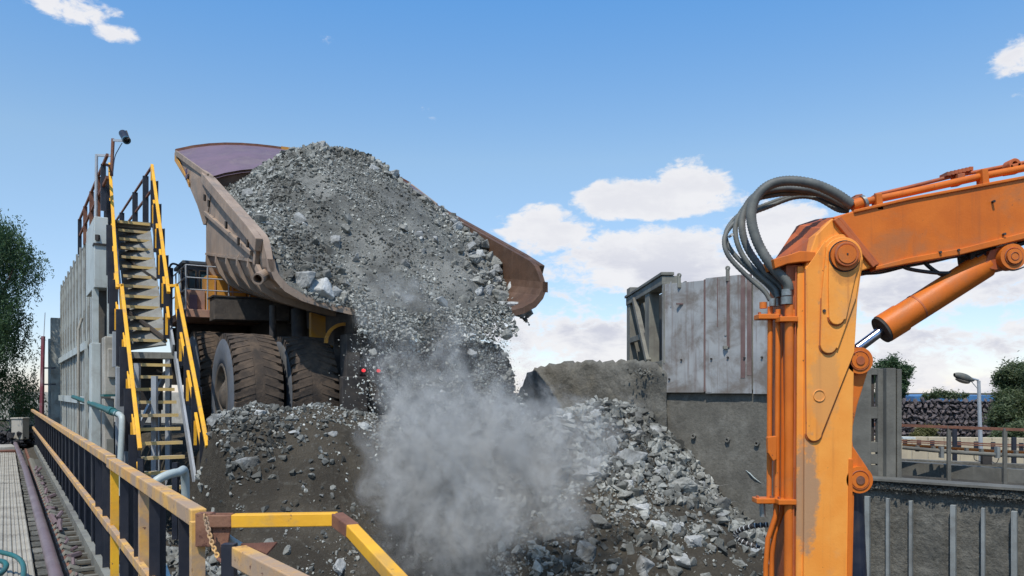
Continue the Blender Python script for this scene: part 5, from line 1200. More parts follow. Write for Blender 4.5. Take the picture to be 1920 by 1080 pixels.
# street lamp
lp = empty('street_lamp', WZ(1838, 24, -2.3), 'grey street lamp with a dusty oval head pointing left', 'street lamp')
mb = MB(); mb.tube([WZ(1840, 24, -2.3), W(1835, 714, 24)], .05, 12, True, [.065, .048]); mb.build('pole', M['galv'], lp)
mb = MB(); mb.tube([W(1835, 713, 24), W(1820, 709, 24)], .03, 8); mb.tube([W(1834, 730, 24), W(1822, 716, 24)], .012, 6); mb.build('arm', M['galv'], lp)
mb = MB(); c = W(1808, 710, 24); rows = []
for i in range(13):
    f = i / 12; xx = -.30 + .62 * f; rr2 = .165 * math.sin(math.pi * min(1, f * .93 + .07)) ** .55 * (1.0 if f < .6 else 1 - (f - .6) * .9)
    rows.append([c + Vector((xx, math.sin(a) * rr2 * .8, math.cos(a) * rr2 * .78 - xx * .28 + .03)) for a in [2 * math.pi * k / 14 for k in range(15)]])
loft(mb, rows, True); mb.build('lamp_head', M['lamp_head'], lp)
mb = MB(); rows = []
for i in range(7):
    f = i / 6; a0_ = math.cos(f * math.pi / 2)
    rows.append([c + Vector((-.05 + .22 * a0_ * math.cos(a), .12 * a0_ * math.sin(a), -.07 - .08 * math.sin(f * math.pi / 2) - .28 * (-.05 + .22 * a0_ * math.cos(a)))) for a in [2 * math.pi * k / 16 for k in range(17)]])
loft(mb, rows, True); mb.build('lens', M['lamp_lens'], lp)
# trees on the right
def bush_tree(name, px, Y, z0, blobs_, seed, size, n, label, mat='leaf2', trunk=True, cat='tree', clump=.35):
    t = empty(name, WZ(px, Y, z0), label, cat); o = t.location
    if trunk:
        mb = MB(); mb.tube([o, o + Vector((.05, 0, 1.2)), o + Vector((.1, 0, 2.3))], .12, 8, True, [.16, .12, .07])
        for (bx_, by_, bz_, br_) in blobs_[:6]: mb.tube([o + Vector((.05, 0, .9)), Vector((bx_, by_, bz_))], .04, 5, True, [.07, .03])
        mb.build('trunk', M['bark'], t)
    def fn(r, n_):
        out = []
        per = n_ // (len(blobs_) * 14)
        for (bx_, by_, bz_, br_) in blobs_:
            for k in range(14):
                d = r.normal(size=3); d /= np.linalg.norm(d); c_ = np.array([bx_, by_, bz_]) + d * br_ * r.uniform(.35, 1.0)
                out.append(c_ + r.normal(size=(per, 3)) * br_ * clump * r.uniform(.5, 1.1))
        return np.concatenate(out)
    leaves(n, fn, size, M[mat], 'crown', t, droop=.1, seed=seed)
def bl_(lst, Y): return [(((px - CX) / F * (Y + dy)), Y + dy, (HZ - py) / F * (Y + dy), r * Y / F) for px, py, r, dy in lst]
bush_tree('leafy_tree', 1905, 33, -2.3, bl_([(1905, 700, 20, 0), (1885, 715, 18, .4), (1925, 710, 26, .5), (1890, 745, 22, 0), (1915, 760, 30, .3), (1880, 770, 20, -.5), (1930, 735, 28, 0), (1905, 790, 24, -.4), (1950, 780, 34, 0), (1950, 740, 34, 0), (1870, 790, 12, 0)], 33), 41, .075, 34000, 'dusty green leafy tree at the right edge behind the lamp')
bush_tree('small_tree', 1690, 44, -2.3, bl_([(1655, 690, 16, 0), (1675, 684, 16, 0), (1690, 700, 16, 0), (1700, 697, 10, .3), (1665, 712, 18, 0), (1690, 722, 14, 0), (1655, 740, 14, 0), (1640, 705, 16, 0), (1680, 740, 10, 0)], 44), 42, .08, 18000, 'darker green tree behind the waffle frame', 'leaf')
bush_tree('thin_shrub', 1760, 41.5, -1.2, bl_([(1748, 741, 7, 0), (1760, 739, 8, 0), (1775, 741, 8, 0), (1790, 742, 7, 0), (1735, 744, 6, 0), (1808, 743, 5, 0)], 41.5), 43, .07, 3600, 'thin grey-green shrub growing on top of the stone wall', 'leaf2', False, 'shrub', .5)
bush_tree('dry_bush', 1735, 38.5, -2.3, bl_([(1728, 812, 10, 0), (1742, 808, 11, 0), (1735, 820, 12, 0), (1715, 816, 7, 0)], 38.5), 44, .07, 5000, 'dry yellowish bush at the foot of the stone wall', 'leaf_dry', False, 'bush', .4)
bush_tree('low_bush', 1885, 27.5, -2.3, bl_([(1875, 815, 12, 0), (1895, 812, 15, 0), (1915, 810, 16, 0)], 27.5), 45, .06, 5000, 'low green bush behind the railing below the leafy tree', 'leaf2', False, 'bush', .4)
# ================================================================== ROCK BREAKER BOOM
YB = 6.5
bo = empty('rock_breaker_boom', W(1550, 1500, YB), 'big orange hydraulic boom with upright column and arm in the right foreground', 'boom')
def fp(pts, dY=0.0): return [W(x, y, YB) + Vector((0, dY, 0)) for x, y in pts]
def slab(name, pts, m='orange', dY=0.0, th=.4, bevel=.006, parent=None):
    mb = MB(); mb.prism(fp(pts, dY), (0, th, 0)); return mb.build(name, M[m], parent or bo, bevel=bevel)
def disc(name, px, py, r, dY, th, m='orange', ri=None, parent=None, bevel=.004, n=32):
    c = W(px, py, YB) + Vector((0, dY, 0)); mb = MB(); rr = r * YB / F
    if ri: mb.ring(c, c + Vector((0, th, 0)), rr, ri * YB / F, n)
    else: mb.cyl(c, c + Vector((0, th, 0)), rr, n)
    return mb.build(name, M[m], parent or bo, bevel=bevel)
def arc(cx, cy, r, a0, a1, n=12): return [(cx + r * math.cos(R(a0 + (a1 - a0) * i / n)), cy - r * math.sin(R(a0 + (a1 - a0) * i / n))) for i in range(n + 1)]
# column
slab('column', [(1510, 500), (1530, 440), (1561, 408), (1640, 500), (1603, 512), (1602, 690), (1598, 860), (1589, 1300), (1505, 1300), (1508, 1000)], 'orange_light', th=.42, bevel=.01)
slab('column_flange', [(1498, 498), (1512, 498), (1507, 1300), (1494, 1300)], 'orange_light', dY=.03, th=.02)
slab('column_back', [(1478, 494), (1512, 494), (1506, 1300), (1490, 1300)], 'orange_dark', dY=.06, th=.42)
slab('rear_flange', [(1487, 492), (1494, 492), (1490, 1300), (1484, 1300)], 'orange', dY=.08, th=.03)
# shoulder (dark weathered cover behind the head)
mb = MB()
mb.prism([W(1561, 407, YB), W(1547, 430, YB), W(1528, 470, YB), W(1516, 492, YB), W(1450, 494, YB + .35), W(1478, 470, YB + .42), W(1497, 422, YB + .42), W(1530, 411, YB + .42)], (0, .06, 0)); mb.build('shoulder_cover', M['orange_dark'], bo, bevel=.004)
slab('shelf_plate', [(1449, 486), (1478, 478), (1498, 471), (1528, 473), (1528, 490), (1500, 492), (1476, 495), (1452, 504)], 'orange', dY=-.02, th=.34)
# large tapered wrapper plate with rounded foot
slab('tapered_plate', [(1509, 505), (1545, 452)] + arc(1577, 480, 40, 140, 0, 12) + [(1606, 560), (1600, 660)] + arc(1525, 813, 14, 0, -180, 10), 'orange_light', dY=-.022, th=.03)
slab('wrap_plate', arc(1577, 482, 36, 150, 0, 12) + [(1601, 560), (1567, 655)] + arc(1550, 648, 15, -20, -180, 10) + [(1537, 560)], 'orange_light', dY=-.045, th=.023)
slab('wrap_plate', arc(1577, 483, 30, 160, 0, 12) + [(1598, 520), (1580, 600)] + arc(1563, 596, 14, -20, -180, 10) + [(1548, 540)], 'orange_light', dY=-.068, th=.023)
disc('pivot_boss', 1577, 483, 27, -.09, .05); disc('pivot_cap', 1577, 481, 21, -.115, .03); disc('pivot_ring', 1577, 481, 22, -.118, .02, 'orange_dark', ri=18); disc('pivot_pin', 1577, 481, 17, -.125, .02)
disc('centre_bolt', 1577, 481, 1.6, -.13, .02, 'truck_dark'); 
disc('recess', 1534, 742, 11.5, -.030, .02, 'orange_light', ri=9.5); disc('recess', 1534, 742, 9.5, -.0235, .01, 'orange_light')
disc('bolt', 1541, 584, 3, -.055, .03, 'truck_dark')
# grey scuff / grease streak welds
def bead(pts, dY, r=.006, m='orange_dark'):
    mb = MB(); mb.tube([W(x, y, YB) + Vector((0, dY, 0)) for x, y in pts], r, 6); mb.build('weld_bead', M[m], bo)
bead([(1509, 505), (1510, 700), (1511, 815)], -.010); bead(arc(1525, 813, 15.5, 180, 360, 12), -.006); bead([(1600, 662), (1540, 815)], -.006)
bead([(1537, 560), (1535, 648)] , -.026, .005); bead(arc(1550, 648, 16.5, 180, 340, 10), -.026, .005); bead([(1567, 655), (1601, 562)], -.026, .005)
bead(arc(1563, 596, 15.5, 180, 340, 10), -.05, .005); bead(arc(1577, 483, 28.5, 0, 360, 30), -.07, .005, 'truck_dark')
bead([(1495, 500), (1490, 1000), (1489, 1300)], .03, .006)
# arm
slab('arm', [(1561, 407), (1600, 396), (1700, 373), (1920, 332), (3000, 122), (3100, 135), (3100, 200), (3000, 245), (1920, 450), (1700, 488), (1646, 503)], dY=.0, th=.42, bevel=.01)
slab('arm_top_flange', [(1600, 394), (1700, 371), (1920, 330), (3000, 120), (3000, 126), (1920, 336), (1700, 377), (1600, 400)], dY=-.018, th=.44)
slab('arm_bottom_flange', [(1640, 507), (1700, 495), (1800, 478), (1920, 448), (3000, 247), (3000, 235), (1920, 436), (1800, 466), (1700, 484), (1640, 500)], 'orange', dY=-.02, th=.44)
slab('joint_flange', [(1560, 414), (1567, 409), (1641, 497), (1634, 503)], 'orange_dark', dY=-.035, th=.04)
slab('joint_flange', [(1568, 409), (1575, 406), (1647, 495), (1641, 499)], 'orange_dark', dY=-.022, th=.03)
for px, py in ((1794, 470), (1760, 474), (1880, 440), (1860, 379)): disc('bolt', px, py, 2.4, -.035, .03, 'truck_dark', bevel=0, n=10)
# pipes on the arm
mb = MB(); mb.tube([W(1618, 379, YB + .06), W(1700, 362, YB + .06), W(1835, 332, YB + .06), W(2900, 123, YB + .06)], .030, 12); mb.build('arm_pipe', M['orange'], bo)
mb = MB(); mb.tube([W(1640, 366, YB + .2), W(1700, 352, YB + .2), W(1780, 332, YB + .2), W(1930, 303, YB + .2), W(2900, 112, YB + .2)], .016, 8); mb.build('arm_pipe', M['orange_dark'], bo)
mb = MB(); mb.tube([W(1640, 374, YB + .28), W(1740, 350, YB + .3), W(1900, 318, YB + .3), W(2900, 118, YB + .3)], .018, 8); mb.build('arm_pipe', M['orange_dark'], bo)
for px, py in ((1649, 374), (1848, 328), (2010, 298), (2300, 240), (2600, 182), (2880, 128)):
    slab('pipe_clamp', [(px - 6, py - 12), (px + 5, py - 12), (px + 9, py + 20), (px - 4, py + 20)], dY=-.0, th=.10)
for px, py in ((1622, 366), (1818, 326)):
    slab('clamp_block', [(px - 6, py - 8), (px + 8, py - 10), (px + 8, py + 10), (px - 6, py + 12)], 'orange_dark', dY=.12, th=.12)
slab('valve_block', [(1596, 368), (1630, 360), (1634, 366), (1600, 376)], 'orange_dark', dY=.1, th=.14)
mb = MB(); mb.cyl(W(1598, 386, YB + .06), W(1622, 379, YB + .06), .05, 14); mb.build('pipe_elbow', M['orange'], bo)
mb = MB(); mb.cyl(W(1617, 381, YB + .05), W(1622, 379, YB + .05), .062, 14); mb.build('coupling', M['steel_fit'], bo)
for i in range(7):
    px = 1772 + i * 7; mb = MB(); mb.box(W(px, 329 - i * 1.6, YB + .2), (.03, .12, .03)); mb.build('link_bracket', M['orange_dark'], bo)
disc('top_eye', 1911, 304, 11, .05, .1, 'orange_dark', ri=5)
slab('top_lug', [(1902, 305), (1925, 300), (1925, 318), (1900, 322)], 'orange_dark', dY=.05, th=.1)
# arm cylinder
def cyl2(name, p, q, r0, m, dY=.15, r1=None, n=28, bevel=0):
    a = W(*p, YB) + Vector((0, dY, 0)); b_ = W(*q, YB) + Vector((0, dY, 0)); mb = MB(); mb.cyl(a, b_, r0 * YB / F, n, None if r1 is None else r1 * YB / F); return mb.build(name, M[m], bo, bevel=bevel)
cyl2('cylinder_barrel', (1701, 596), (1866, 491), 26, 'orange'); cyl2('cylinder_collar', (1672, 614), (1706, 593), 28, 'orange', bevel=.006)
cyl2('gland', (1668, 617), (1676, 612), 27, 'truck_dark'); cyl2('piston_rod', (1622, 652), (1676, 612), 9.5, 'chrome'); cyl2('weld_band', (1735, 574), (1738, 572), 26.5, 'orange_dark')
slab('cylinder_eye', [(1862, 468), (1900, 455), (1918, 480), (1900, 503), (1872, 505), (1850, 500)], 'orange_dark', dY=.04, th=.22)
disc('eye_boss', 1896, 482, 24, -.03, .1); disc('eye_ring', 1896, 482, 17, -.04, .02, 'orange_dark', ri=15); disc('eye_pin', 1896, 482, 14, -.05, .03); disc('eye_ring', 1896, 482, 8, -.055, .02, 'orange_dark', ri=6.5)
slab('eye_bracket', [(1832, 470), (1880, 455), (1890, 470), (1850, 492), (1834, 486)], 'truck_dark', dY=.1, th=.2)
# linkage on the right of the column
slab('link_plate', [(1600, 655), (1634, 668), (1636, 690), (1614, 760), (1603, 812), (1606, 838), (1634, 880), (1636, 900), (1620, 925), (1596, 922), (1598, 870), (1602, 700)], 'orange', dY=.06, th=.16, bevel=.01)
for py, tag_ in ((676, 0), (900, 1)):
    disc('link_boss', 1612, py, 25, .0, .26, 'orange'); disc('boss_ring', 1612, py, 18.5, -.01, .02, 'orange_dark', ri=16.5); disc('boss_cap', 1612, py, 15.5, -.012, .02, 'orange'); disc('boss_pin', 1612, py, 8, -.02, .03, 'rust' if tag_ else 'orange_dark')
cyl2('lower_cylinder', (1612, 925), (1628, 1300), 25, 'black_gloss', dY=.2); cyl2('lower_rod_eye', (1606, 915), (1612, 935), 24, 'truck_dark', dY=.2)
slab('lower_plate', [(1588, 930), (1604, 925), (1596, 1300), (1586, 1300)], 'orange', dY=.02, th=.1)
slab('column_edge_strip', [(1591, 860), (1599, 860), (1593, 1300), (1585, 1300)], 'orange', dY=-.01, th=.03)
# vertical pipes at left
pipes = [(1444, 1441, 5, .18), (1459, 1456, 5, .14), (1470, 1467, 5, .18), (1480, 1478, 8.5, .06)]
for (x0, x1, r0, dY) in pipes:
    if x0 == 1480: pts = [W(x0, 572, YB + dY), W(x1 + 1, 945, YB + dY), W(x1 - 1, 1300, YB + dY)]
    elif x0 == 1459: pts = [W(x0, 580, YB + dY), W(x1 + 1, 930, YB + dY), W(x1 - 1, 965, YB + dY), W(1440, 1010, YB + dY), W(1436, 1060, YB + dY), W(1435, 1300, YB + dY)]
    elif x0 == 1470: pts = [W(x0, 575, YB + dY), W(x1 + 1, 930, YB + dY), W(x1 - 1, 960, YB + dY), W(1452, 1000, YB + dY), W(1447, 1040, YB + dY), W(1446, 1300, YB + dY)]
    else: pts = [W(x0, 575, YB + dY), W(x1 + 1, 945, YB + dY)]
    mb = MB(); mb.tube(pts, r0 * YB / F, 12); mb.build('hydraulic_pipe', M['orange'], bo)
cyl2('small_pipe_end', (1442, 944), (1443, 975), 5.5, 'steel_fit', dY=.18)
for (x0, x1, y, dY) in ((1430, 1470, 591, .10), (1463, 1497, 598, .0), (1426, 1462, 943, .10), (1460, 1494, 942, .0)):
    slab('pipe_clamp', [(x0, y - 5), (x1, y - 5), (x1, y + 5), (x0, y + 5)], 'orange', dY=dY, th=.14)
    for bx_ in (x0 + 5, x1 - 5): slab('clamp_bolt', [(bx_ - 2, y - 9), (bx_ + 2, y - 9), (bx_ + 2, y - 5), (bx_ - 2, y - 5)], 'orange_dark', dY=dY + .04, th=.03, bevel=0)
slab('pipe_stop', [(1443, 820), (1460, 818), (1460, 862), (1454, 866), (1444, 850)], 'orange', dY=.05, th=.05)
slab('clamp_foot', [(1484, 580), (1496, 580), (1496, 606), (1484, 606)], 'orange', dY=.03, th=.05)
for (px, py, r0, h, dY) in ((1480, 562, 11, 14, .06), (1480, 547, 10, 12, .06), (1444, 568, 7, 12, .18), (1459, 563, 6, 14, .14), (1470, 562, 7, 16, .18)):
    cyl2('hose_fitting', (px, py - h / 2), (px, py + h / 2), r0, 'steel_fit' if px != 1444 else 'orange', dY=dY, n=10, bevel=.003)
hoses = [
    (9.5, [(1479, 545, .06), (1474, 528, .06), (1448, 500, .08), (1424, 462, .12), (1411, 425, .14), (1409, 395, .15), (1420, 367, .15), (1445, 346, .14), (1480, 339, .1), (1525, 345, .06), (1565, 362, .06), (1598, 384, .06)]),
    (7, [(1470, 555, .18), (1462, 536, .2), (1432, 508, .25), (1402, 466, .3), (1391, 425, .32), (1397, 392, .34), (1418, 366, .32), (1460, 354, .3), (1515, 356, .25), (1560, 372, .2), (1594, 389, .14)]),
    (5, [(1459, 558, .14), (1452, 540, .18), (1420, 512, .25), (1392, 478, .3), (1379, 440, .34), (1384, 408, .36), (1408, 378, .36), (1450, 366, .34), (1500, 362, .3), (1545, 367, .28), (1594, 392, .2)]),
    (4.5, [(1459, 560, .2), (1440, 536, .24), (1405, 505, .3), (1375, 475, .36), (1361, 448, .4), (1366, 425, .42), (1390, 400, .44), (1425, 388, .44), (1470, 372, .42), (1520, 362, .36), (1560, 380, .3), (1592, 394, .26)]),
    (4.5, [(1444, 563, .18), (1432, 545, .2), (1398, 515, .26), (1366, 480, .3), (1358, 450, .34), (1370, 425, .38), (1398, 405, .4), (1440, 388, .42), (1490, 370, .4), (1530, 372, .34), (1570, 393, .26), (1592, 396, .22)])]
for r0, pts in hoses:
    pp_ = curve([W(x, y, YB + d) for x, y, d in pts], 150); mb = MB()
    rr_ = [(r0 * YB / F) * (1.0 + (.07 if i % 2 else -.05)) for i in range(len(pp_))]
    mb.tube(pp_, r0 * YB / F, 12, True, rr_); mb.build('hydraulic_hose', M['hose'], bo)
for t_ in ((1389, 428), ):
    disc('hose_tie', *t_, 3, .26, .08, 'white_bit', bevel=0, n=10)
cabs = [[(1604, 512, .1), (1660, 505, .1), (1740, 490, .12), (1800, 480, .14), (1832, 476, .15)], [(1604, 514, .16), (1650, 512, .16), (1700, 500, .16), (1760, 488, .16), (1850, 470, .16)],
        [(1684, 492, .1), (1700, 503, .1), (1740, 510, .1), (1780, 512, .12), (1812, 504, .2)], [(1729, 486, .1), (1742, 500, .1), (1764, 514, .12), (1790, 518, .16), (1812, 508, .2)], [(1830, 482, .1), (1870, 470, .1), (1930, 452, .1)], [(1885, 505, .1), (1905, 506, .1), (1940, 492, .1)]]
for i, pts in enumerate(cabs):
    mb = MB(); mb.tube(curve([W(x, y, YB + d) for x, y, d in pts], 24), (.012, .009, .016, .018, .02, .006)[i], 8); mb.build('cable_hose', M['hose_black'], bo)
# spiral guard hose near the rocks
sh = empty('spiral_hose', W(1410, 1000, 6.9), 'black and white spiral-wrapped hose curling left of the orange boom', 'hose')
path = curve([W(1440, 984, 6.8), W(1415, 986, 6.85), W(1392, 992, 6.95), W(1380, 1000, 7.0), (W(1384, 1010, 7.0)), W(1402, 1020, 6.95), W(1425, 1026, 6.9)], 60)
mb = MB(); mb.tube(path, .014, 10); mb.build('inner_hose', M['hose_black'], sh)
mb = MB()
for i in range(0, 58, 2): mb.tube([path[i], path[i + 1]], .022, 8, True)
mb.build('spiral_wrap', M['truck_dark'], sh)
mb = MB()
for i in range(1, 58, 4): mb.tube([path[i], path[i] * .3 + path[i + 1] * .7], .0235, 8, True)
mb.build('white_wrap', M['white_bit'], sh)

# ================================================================== ROCKS ON THE GROUND
def gnd(px, py, y0=8.5, y1=19):
    return ray_hit(px, py, lambda X, Y: ground_z(X, Y), y0, y1)
pile_big = [
    (1185, 876, 36, 'large pale angular boulder high in the right rock pile'), (1240, 945, 38, 'biggest rounded pale boulder in the middle of the right rock pile'), (1177, 908, 15, 'block directly below the pale angular boulder'),
    (1310, 920, 30, 'broken brownish boulder against the foot of the concrete wall'), (1333, 915, 14, 'slab leaning on the right side of the broken brownish boulder'), (1275, 918, 24, 'grey boulder left of the broken brownish boulder'),
    (1100, 1035, 25, 'dark rounded boulder emerging from the dust bottom centre'), (985, 1062, 46, 'huge boulder at the bottom edge under the dust'), (1300, 1017, 24, 'smooth elongated pale boulder lower right'),
    (1088, 755, 20, 'flat grey boulder at the upper left of the rock pile'), (1060, 778, 13, 'pale boulder on the upper left flank of the pile'), (1045, 760, 12, 'dark block at the far left top of the pile'), (1105, 775, 18, 'rounded boulder below the flat grey one at the pile top'),
    (1128, 835, 26, 'pale bluish boulder left of the angular boulder, partly dusty'), (1240, 790, 15, 'long pale boulder at the upper end of the wall foot'), (1232, 800, 9, 'small pale boulder left of the long pale one'), (1243, 820, 11, 'squat boulder on the wall edge of the pile'), (1262, 832, 12, 'reddish rock touching the wall'),
    (1200, 815, 10, 'grey block above the angular pale boulder'), (1230, 885, 20, 'dark grey boulder right of the angular pale boulder'), (1250, 895, 13, 'brown-grey boulder behind the biggest rounded one'), (1160, 970, 13, 'pale square boulder below the dust edge'), (1178, 985, 14, 'pale blue block in the lower middle of the pile'), (1240, 990, 16, 'bluish-white boulder beneath the biggest boulder'), (1265, 993, 13, 'warm pale boulder right of the bluish-white one'),
    (1345, 955, 26, 'long low bluish slab along the wall foot'), (1210, 1062, 20, 'pale boulder at the bottom of the right pile'), (1275, 1060, 20, 'pale twin boulder at the bottom edge of the pile'), (1258, 1075, 16, 'brownish boulder wedged at the bottom edge'), (1243, 1050, 12, 'grey boulder above the twin boulders at the bottom'), (1137, 985, 12, 'dusty grey boulder right of the dust cloud'), (1305, 990, 12, 'block above the smooth elongated boulder'), (1330, 1030, 13, 'grey boulder right of the smooth elongated one'), (1120, 870, 16, 'hazy boulder at the right border of the dust'), (1425, 1040, 14, 'pale boulder beside the orange pipes at the bottom'), (1380, 1055, 14, 'grey slab left of the orange pipes at the bottom'),
    (1205, 757, 13, 'white dusty rock at the top right of the pile'), (1170, 765, 16, 'dusty white mound rock at the pile top by the abutment'), (1190, 785, 14, 'grey rock under the dusty white one'), (1025, 800, 14, 'hazy pale rock at the left of the pile top'), (1070, 820, 18, 'bluish hazy boulder on the left flank'), (1195, 930, 12, 'grey rock left of the biggest rounded boulder'),
    (458, 872, 20, 'brown rounded boulder half buried in the dark slope'), (490, 882, 9, 'small grey rock right of the half-buried brown boulder'), (507, 893, 11, 'flat grey rock below the half-buried brown boulder'), (405, 788, 14, 'bluish grey rock beside the stair handrail'), (437, 828, 12, 'brownish block on the left part of the berm'), (447, 816, 12, 'long thin rock on the left berm'),
    (490, 777, 13, 'bright white-topped rock on the berm below the tyres'), (562, 918, 9, 'pale triangular rock on the bare brown slope'), (660, 757, 9, 'pale rock on the berm crest under the truck'), (620, 815, 10, 'flat grey rock on the right side of the berm'), (650, 1070, 22, 'blue-grey boulder at the bottom left of the dust'), (530, 1035, 16, 'grey rock behind the thick yellow rail'), (395, 820, 11, 'dark rock touching the stair rail'), (500, 1018, 14, 'flat rock between the two lower yellow rails'),
    (515, 755, 9, 'cream rock on the berm crest right of the outer tyre'), (680, 800, 9, 'small pale rock on the berm beside the dust')]
for i, (px, py, rp, lab) in enumerate(pile_big):
    h = gnd(px, py)
    if h is None: continue
    rr_ = 1.6 * rp * h.y / F; me = big_rocks[i % 9]
    if 'pale' in lab or 'white' in lab or 'blu' in lab: me = big_rocks[(i % 3) * 3]
    flat_ = .6 if any(w_ in lab for w_ in ('flat', 'slab', 'long', 'low')) else .85
    put_rock(me, h + Vector((0, rr_ * .25, -rr_ * .05)), (rr_ * 1.12, rr_ * .95, rr_ * flat_ * 1.1), lab, name='boulder', cat='boulder', rot=(random.uniform(-.3, .3), random.uniform(-.3, .3), random.uniform(0, 6)))
def field(name, n, s0, s1, u0, u1, rmin, rmax, pw_, seed, lab, dens=None, tone=(.7, 1.4), mat='gravel', bury=.25):
    r = np.random.default_rng(seed); s = r.uniform(s0, s1, n); u = r.uniform(u0, u1, n); X = HC * s - HS * u; Y = HS * s + HC * u
    side = (X - MW0[0]) * MWD[1] * -1 + (Y - MW0[1]) * MWD[0]
    k = (side < -.05) & (X - DX * Y > 3.3)
    if dens is not None: k &= r.random(n) < dens(s, u)
    rad = rmin + (rmax - rmin) * r.random(n) ** pw_
    P = np.stack([X, Y, ground_z(X, Y) + rad * bury], -1)[k]
    return tag(scatter_mesh(name, P, rad[k], M[mat], seed=seed + 1, tone=tone, origin=tuple(P.mean(0))), lab, 'stones', kind='stuff')
cl_ = lambda s, u, sc_=1.2, th=0, sd=40: np.clip((fbm(s * sc_, u * sc_, 4, sd) + .12 - th) * 7, .06, 1)
field('slope_gravel', 26000, 1.7, 7.5, 9.8, 14.4, .008, .05, 3.5, 50, 'small stones strewn over the dark brown slope', lambda s, u: cl_(s, u, 1.0, .08) * .75 + .5 * (u > 12.9), (.5, 1.7))
field('slope_rubble', 5200, 1.7, 5.5, 9.8, 14.2, .03, .10, 2.2, 52, 'rubble on the dark slope and berm below the truck', lambda s, u: np.clip(.75 - (s - 2) * .35 + (u - 12.9) * .5 + fbm(s * 1.5, u * 1.5, 3, 41) * 2.4, .02, 1), (.30, .95))
field('pile_gravel', 26000, 6.5, 13.2, 9.8, 14.6, .010, .06, 3, 54, 'small stones in the right rock pile', lambda s, u: cl_(s, u, 1.3, .0), (.5, 1.5))
field('pile_rubble', 8000, 6.8, 13.2, 9.8, 14.6, .025, .16, 2.6, 56, 'rubble making up the right rock pile', lambda s, u: np.clip(.55 + (u - 11.2) * .25 + fbm(s * 1.3, u * 1.3, 3, 43) * 2.4, .15, 1), (.4, 1.35))
def group_rocks(n, s0, s1, u0, u1, rmin, rmax, labf, grp, seed, cond=None):
    rr = random.Random(seed); k = 0; tries = 0
    while k < n and tries < 20000:
        tries += 1
        s, u = rr.uniform(s0, s1), rr.uniform(u0, u1)
        if cond and rr.random() > cond(s, u): continue
        X, Y = HC * s - HS * u, HS * s + HC * u
        if (X - MW0[0]) * MWD[1] * -1 + (Y - MW0[1]) * MWD[0] > -.12 or X - DX * Y < 3.5: continue
        if Y < 9.6: continue
        rad = rmin + (rmax - rmin) * rr.random() ** 1.8; z = float(ground_z(np.array([X]), np.array([Y]))[0])
        mi = rr.randrange(10); sz = 'large' if rad > rmin + .6 * (rmax - rmin) else 'medium' if rad > rmin + .2 * (rmax - rmin) else 'small'; sy, sz_ = rr.uniform(.7, 1), rr.uniform(.6, .9); shp = 'flat ' if sz_ < .68 else 'narrow ' if sy < .79 else 'blocky ' if sz_ > .82 else ''; lab = labf(f"{sz} {shp}{'pale' if mi % 4 == 0 else 'grey'}", s, u)
        put_rock(mid_rocks[mi], (X, Y, z + rad * .15), (rad, rad * sy, rad * sz_), lab, grp, rot=(rr.uniform(-.5, .5), rr.uniform(-.5, .5), rr.uniform(0, 6))); k += 1
group_rocks(150, 8.3, 13, 10, 14.2, .08, .26, lambda d, s, u: f"{d} rock {'at the foot of the concrete wall' if s > 11.2 else 'near the top of the right pile' if u > 13 else 'low in the right pile, near the bottom edge' if u < 11.2 else 'in the middle of the right pile, beside the dust' if s < 9.7 else 'in the middle of the right pile'}", 'rocks in the right pile', 61, lambda s, u: min(1, .3 + (u - 11) * .3 + .2 * (s > 10)))
group_rocks(40, 2.0, 6.2, 10.2, 13.8, .05, .12, lambda d, s, u: f"{d} rock {'on the berm crest before the tyres' if u > 12.9 else 'low on the dark slope' if u < 11.5 else 'midway down the dark slope'}{' beside the stairs' if s < 3.2 else ' nearest the dust' if s > 4.8 else ''}", 'rocks on the left slope', 62, lambda s, u: min(1, .2 + (u - 11.5) * .35 + (3.2 - s) * .3))
# clods on the valley floor under the dust
group_rocks(16, 5.8, 8.6, 9.6, 13.0, .06, .17, lambda d, s, u: f"{d} dusty rock in the hollow {'at the left' if s < 7 else 'at the right'} under the dust cloud", 'rocks under the dust', 63)

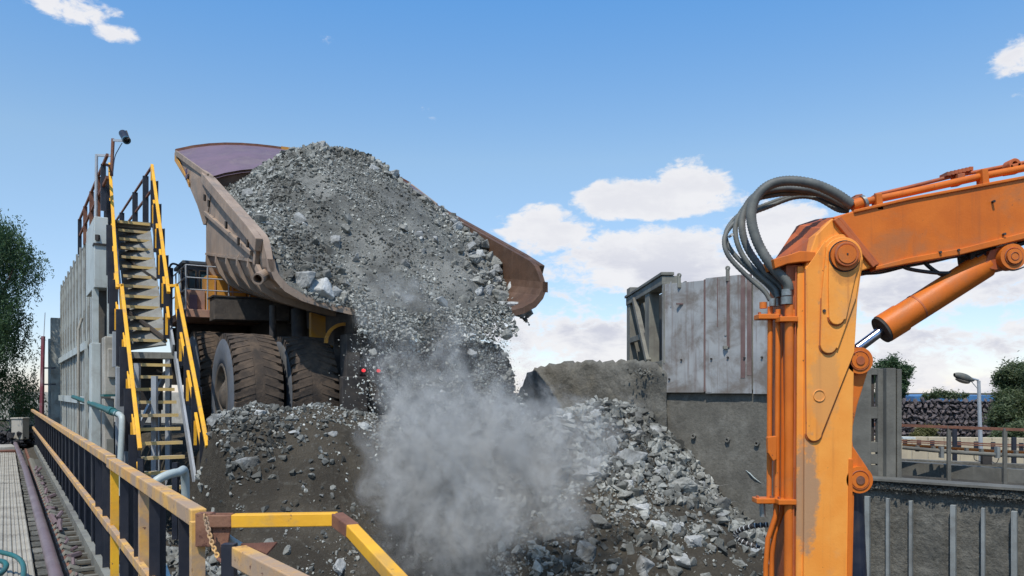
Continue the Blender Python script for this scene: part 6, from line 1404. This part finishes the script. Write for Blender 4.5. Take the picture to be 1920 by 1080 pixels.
# ================================================================== DUST
dm = bpy.data.materials.new('dust'); dm.use_nodes = True; nt = dm.node_tree; nt.nodes.clear()
out = N('ShaderNodeOutputMaterial'); pv = N('ShaderNodeVolumePrincipled'); L(pv.outputs[0], out.inputs['Volume'])
pv.inputs['Color'].default_value = (.90, .87, .80, 1); pv.inputs['Anisotropy'].default_value = .15
geo = N('ShaderNodeNewGeometry'); pos = geo.outputs['Position']
def vsub(v, c):
    n = N('ShaderNodeVectorMath', operation='SUBTRACT'); L(v, n.inputs[0]); n.inputs[1].default_value = c; return n.outputs[0]
def vlen_scaled(v, s):
    n = N('ShaderNodeVectorMath', operation='MULTIPLY'); L(v, n.inputs[0]); n.inputs[1].default_value = s
    m_ = N('ShaderNodeVectorMath', operation='LENGTH'); L(n.outputs[0], m_.inputs[0]); return m_.outputs['Value']
puffs = [  # px, py, Y, rx, ry, rz, strength
    (860, 870, 12.0, 1.35, 1.1, 1.05, 1.0), (1000, 860, 12.4, 1.05, 1.0, .95, .95), (780, 800, 12.6, .85, .8, .85, .8), (760, 900, 11.6, .75, .8, .8, .7), (900, 980, 11.4, 1.2, .9, .85, .85), (1040, 950, 11.9, .75, .8, .75, .75), (820, 1040, 11.0, .9, .8, .7, .7),
    (735, 730, 13.0, .6, .6, .9, .6), (860, 745, 12.6, .7, .5, .8, .5), (1010, 770, 13.2, .6, .5, .6, .45), (800, 690, 12.7, .55, .4, .7, .22), (900, 700, 12.9, .7, .4, .8, .4), (945, 660, 13.2, .3, .3, .5, .3), (830, 640, 13.2, .6, .4, .7, .22), (735, 640, 13.3, .4, .4, .9, .35), (950, 790, 12.4, .9, .7, .6, .7), (1090, 880, 12.4, .55, .7, .75, .45), (1040, 800, 13.0, .95, .8, .45, .5), (700, 640, 13.2, .30, .5, .6, .22), (765, 555, 13.6, .75, .35, .20, .5), (700, 570, 13.6, .45, .35, .35, .25), (1120, 850, 13.2, .6, .6, .5, .28), (1190, 765, 15.2, .5, .5, .22, .35), (930, 760, 12.9, .9, .6, .5, .6)]
tot = None
nz_ = N('ShaderNodeTexNoise'); L(pos, nz_.inputs['Vector']); nz_.inputs['Scale'].default_value = 1.0; nz_.inputs['Detail'].default_value = 3; nz_.inputs['Roughness'].default_value = .5
wv = N('ShaderNodeVectorMath', operation='SUBTRACT'); L(nz_.outputs['Color'], wv.inputs[0]); wv.inputs[1].default_value = (.5, .5, .5)
ws = N('ShaderNodeVectorMath', operation='SCALE'); L(wv.outputs[0], ws.inputs[0]); ws.inputs[3].default_value = 2.2
wp = N('ShaderNodeVectorMath', operation='ADD'); L(pos, wp.inputs[0]); L(ws.outputs[0], wp.inputs[1]); wpos = wp.outputs[0]
for (px, py, Y, rx, ry, rz_, stg) in puffs:
    c = W(px, py, Y); d = vlen_scaled(vsub(wpos, tuple(c)), (1 / rx, 1 / ry, 1 / rz_))
    v = MA('MULTIPLY', RAMP(d, 1.1, .0), stg); tot = v if tot is None else MA('MAXIMUM', tot, v)
stv = N('ShaderNodeVectorMath', operation='MULTIPLY'); L(wpos, stv.inputs[0]); stv.inputs[1].default_value = (1.25, 1.25, .6)
fine_ = NOISE(stv.outputs[0], 2.6, 5, .66, .0)
finer = NOISE(pos, 7.0, 4, .65)
den = MA('MULTIPLY', MA('MULTIPLY', tot, MA('MULTIPLY', MA('ADD', .06, RAMP(fine_, .40, .64)), MA('ADD', .30, RAMP(finer, .35, .65)))), 6.8)
L(den, pv.inputs['Density'])
mb = MB(); c = W(890, 850, 12.6); mb.box((-.55, 12.7, -.55), (6.2, 5.4, 5.2)); 
o = mb.build('dust_cloud', dm); tag(o, 'grey dust cloud billowing up from the dumped rock', 'dust', kind='stuff')
dm.cycles.volume_sampling = 'MULTIPLE_IMPORTANCE' if hasattr(dm, 'cycles') else dm.cycles.volume_sampling
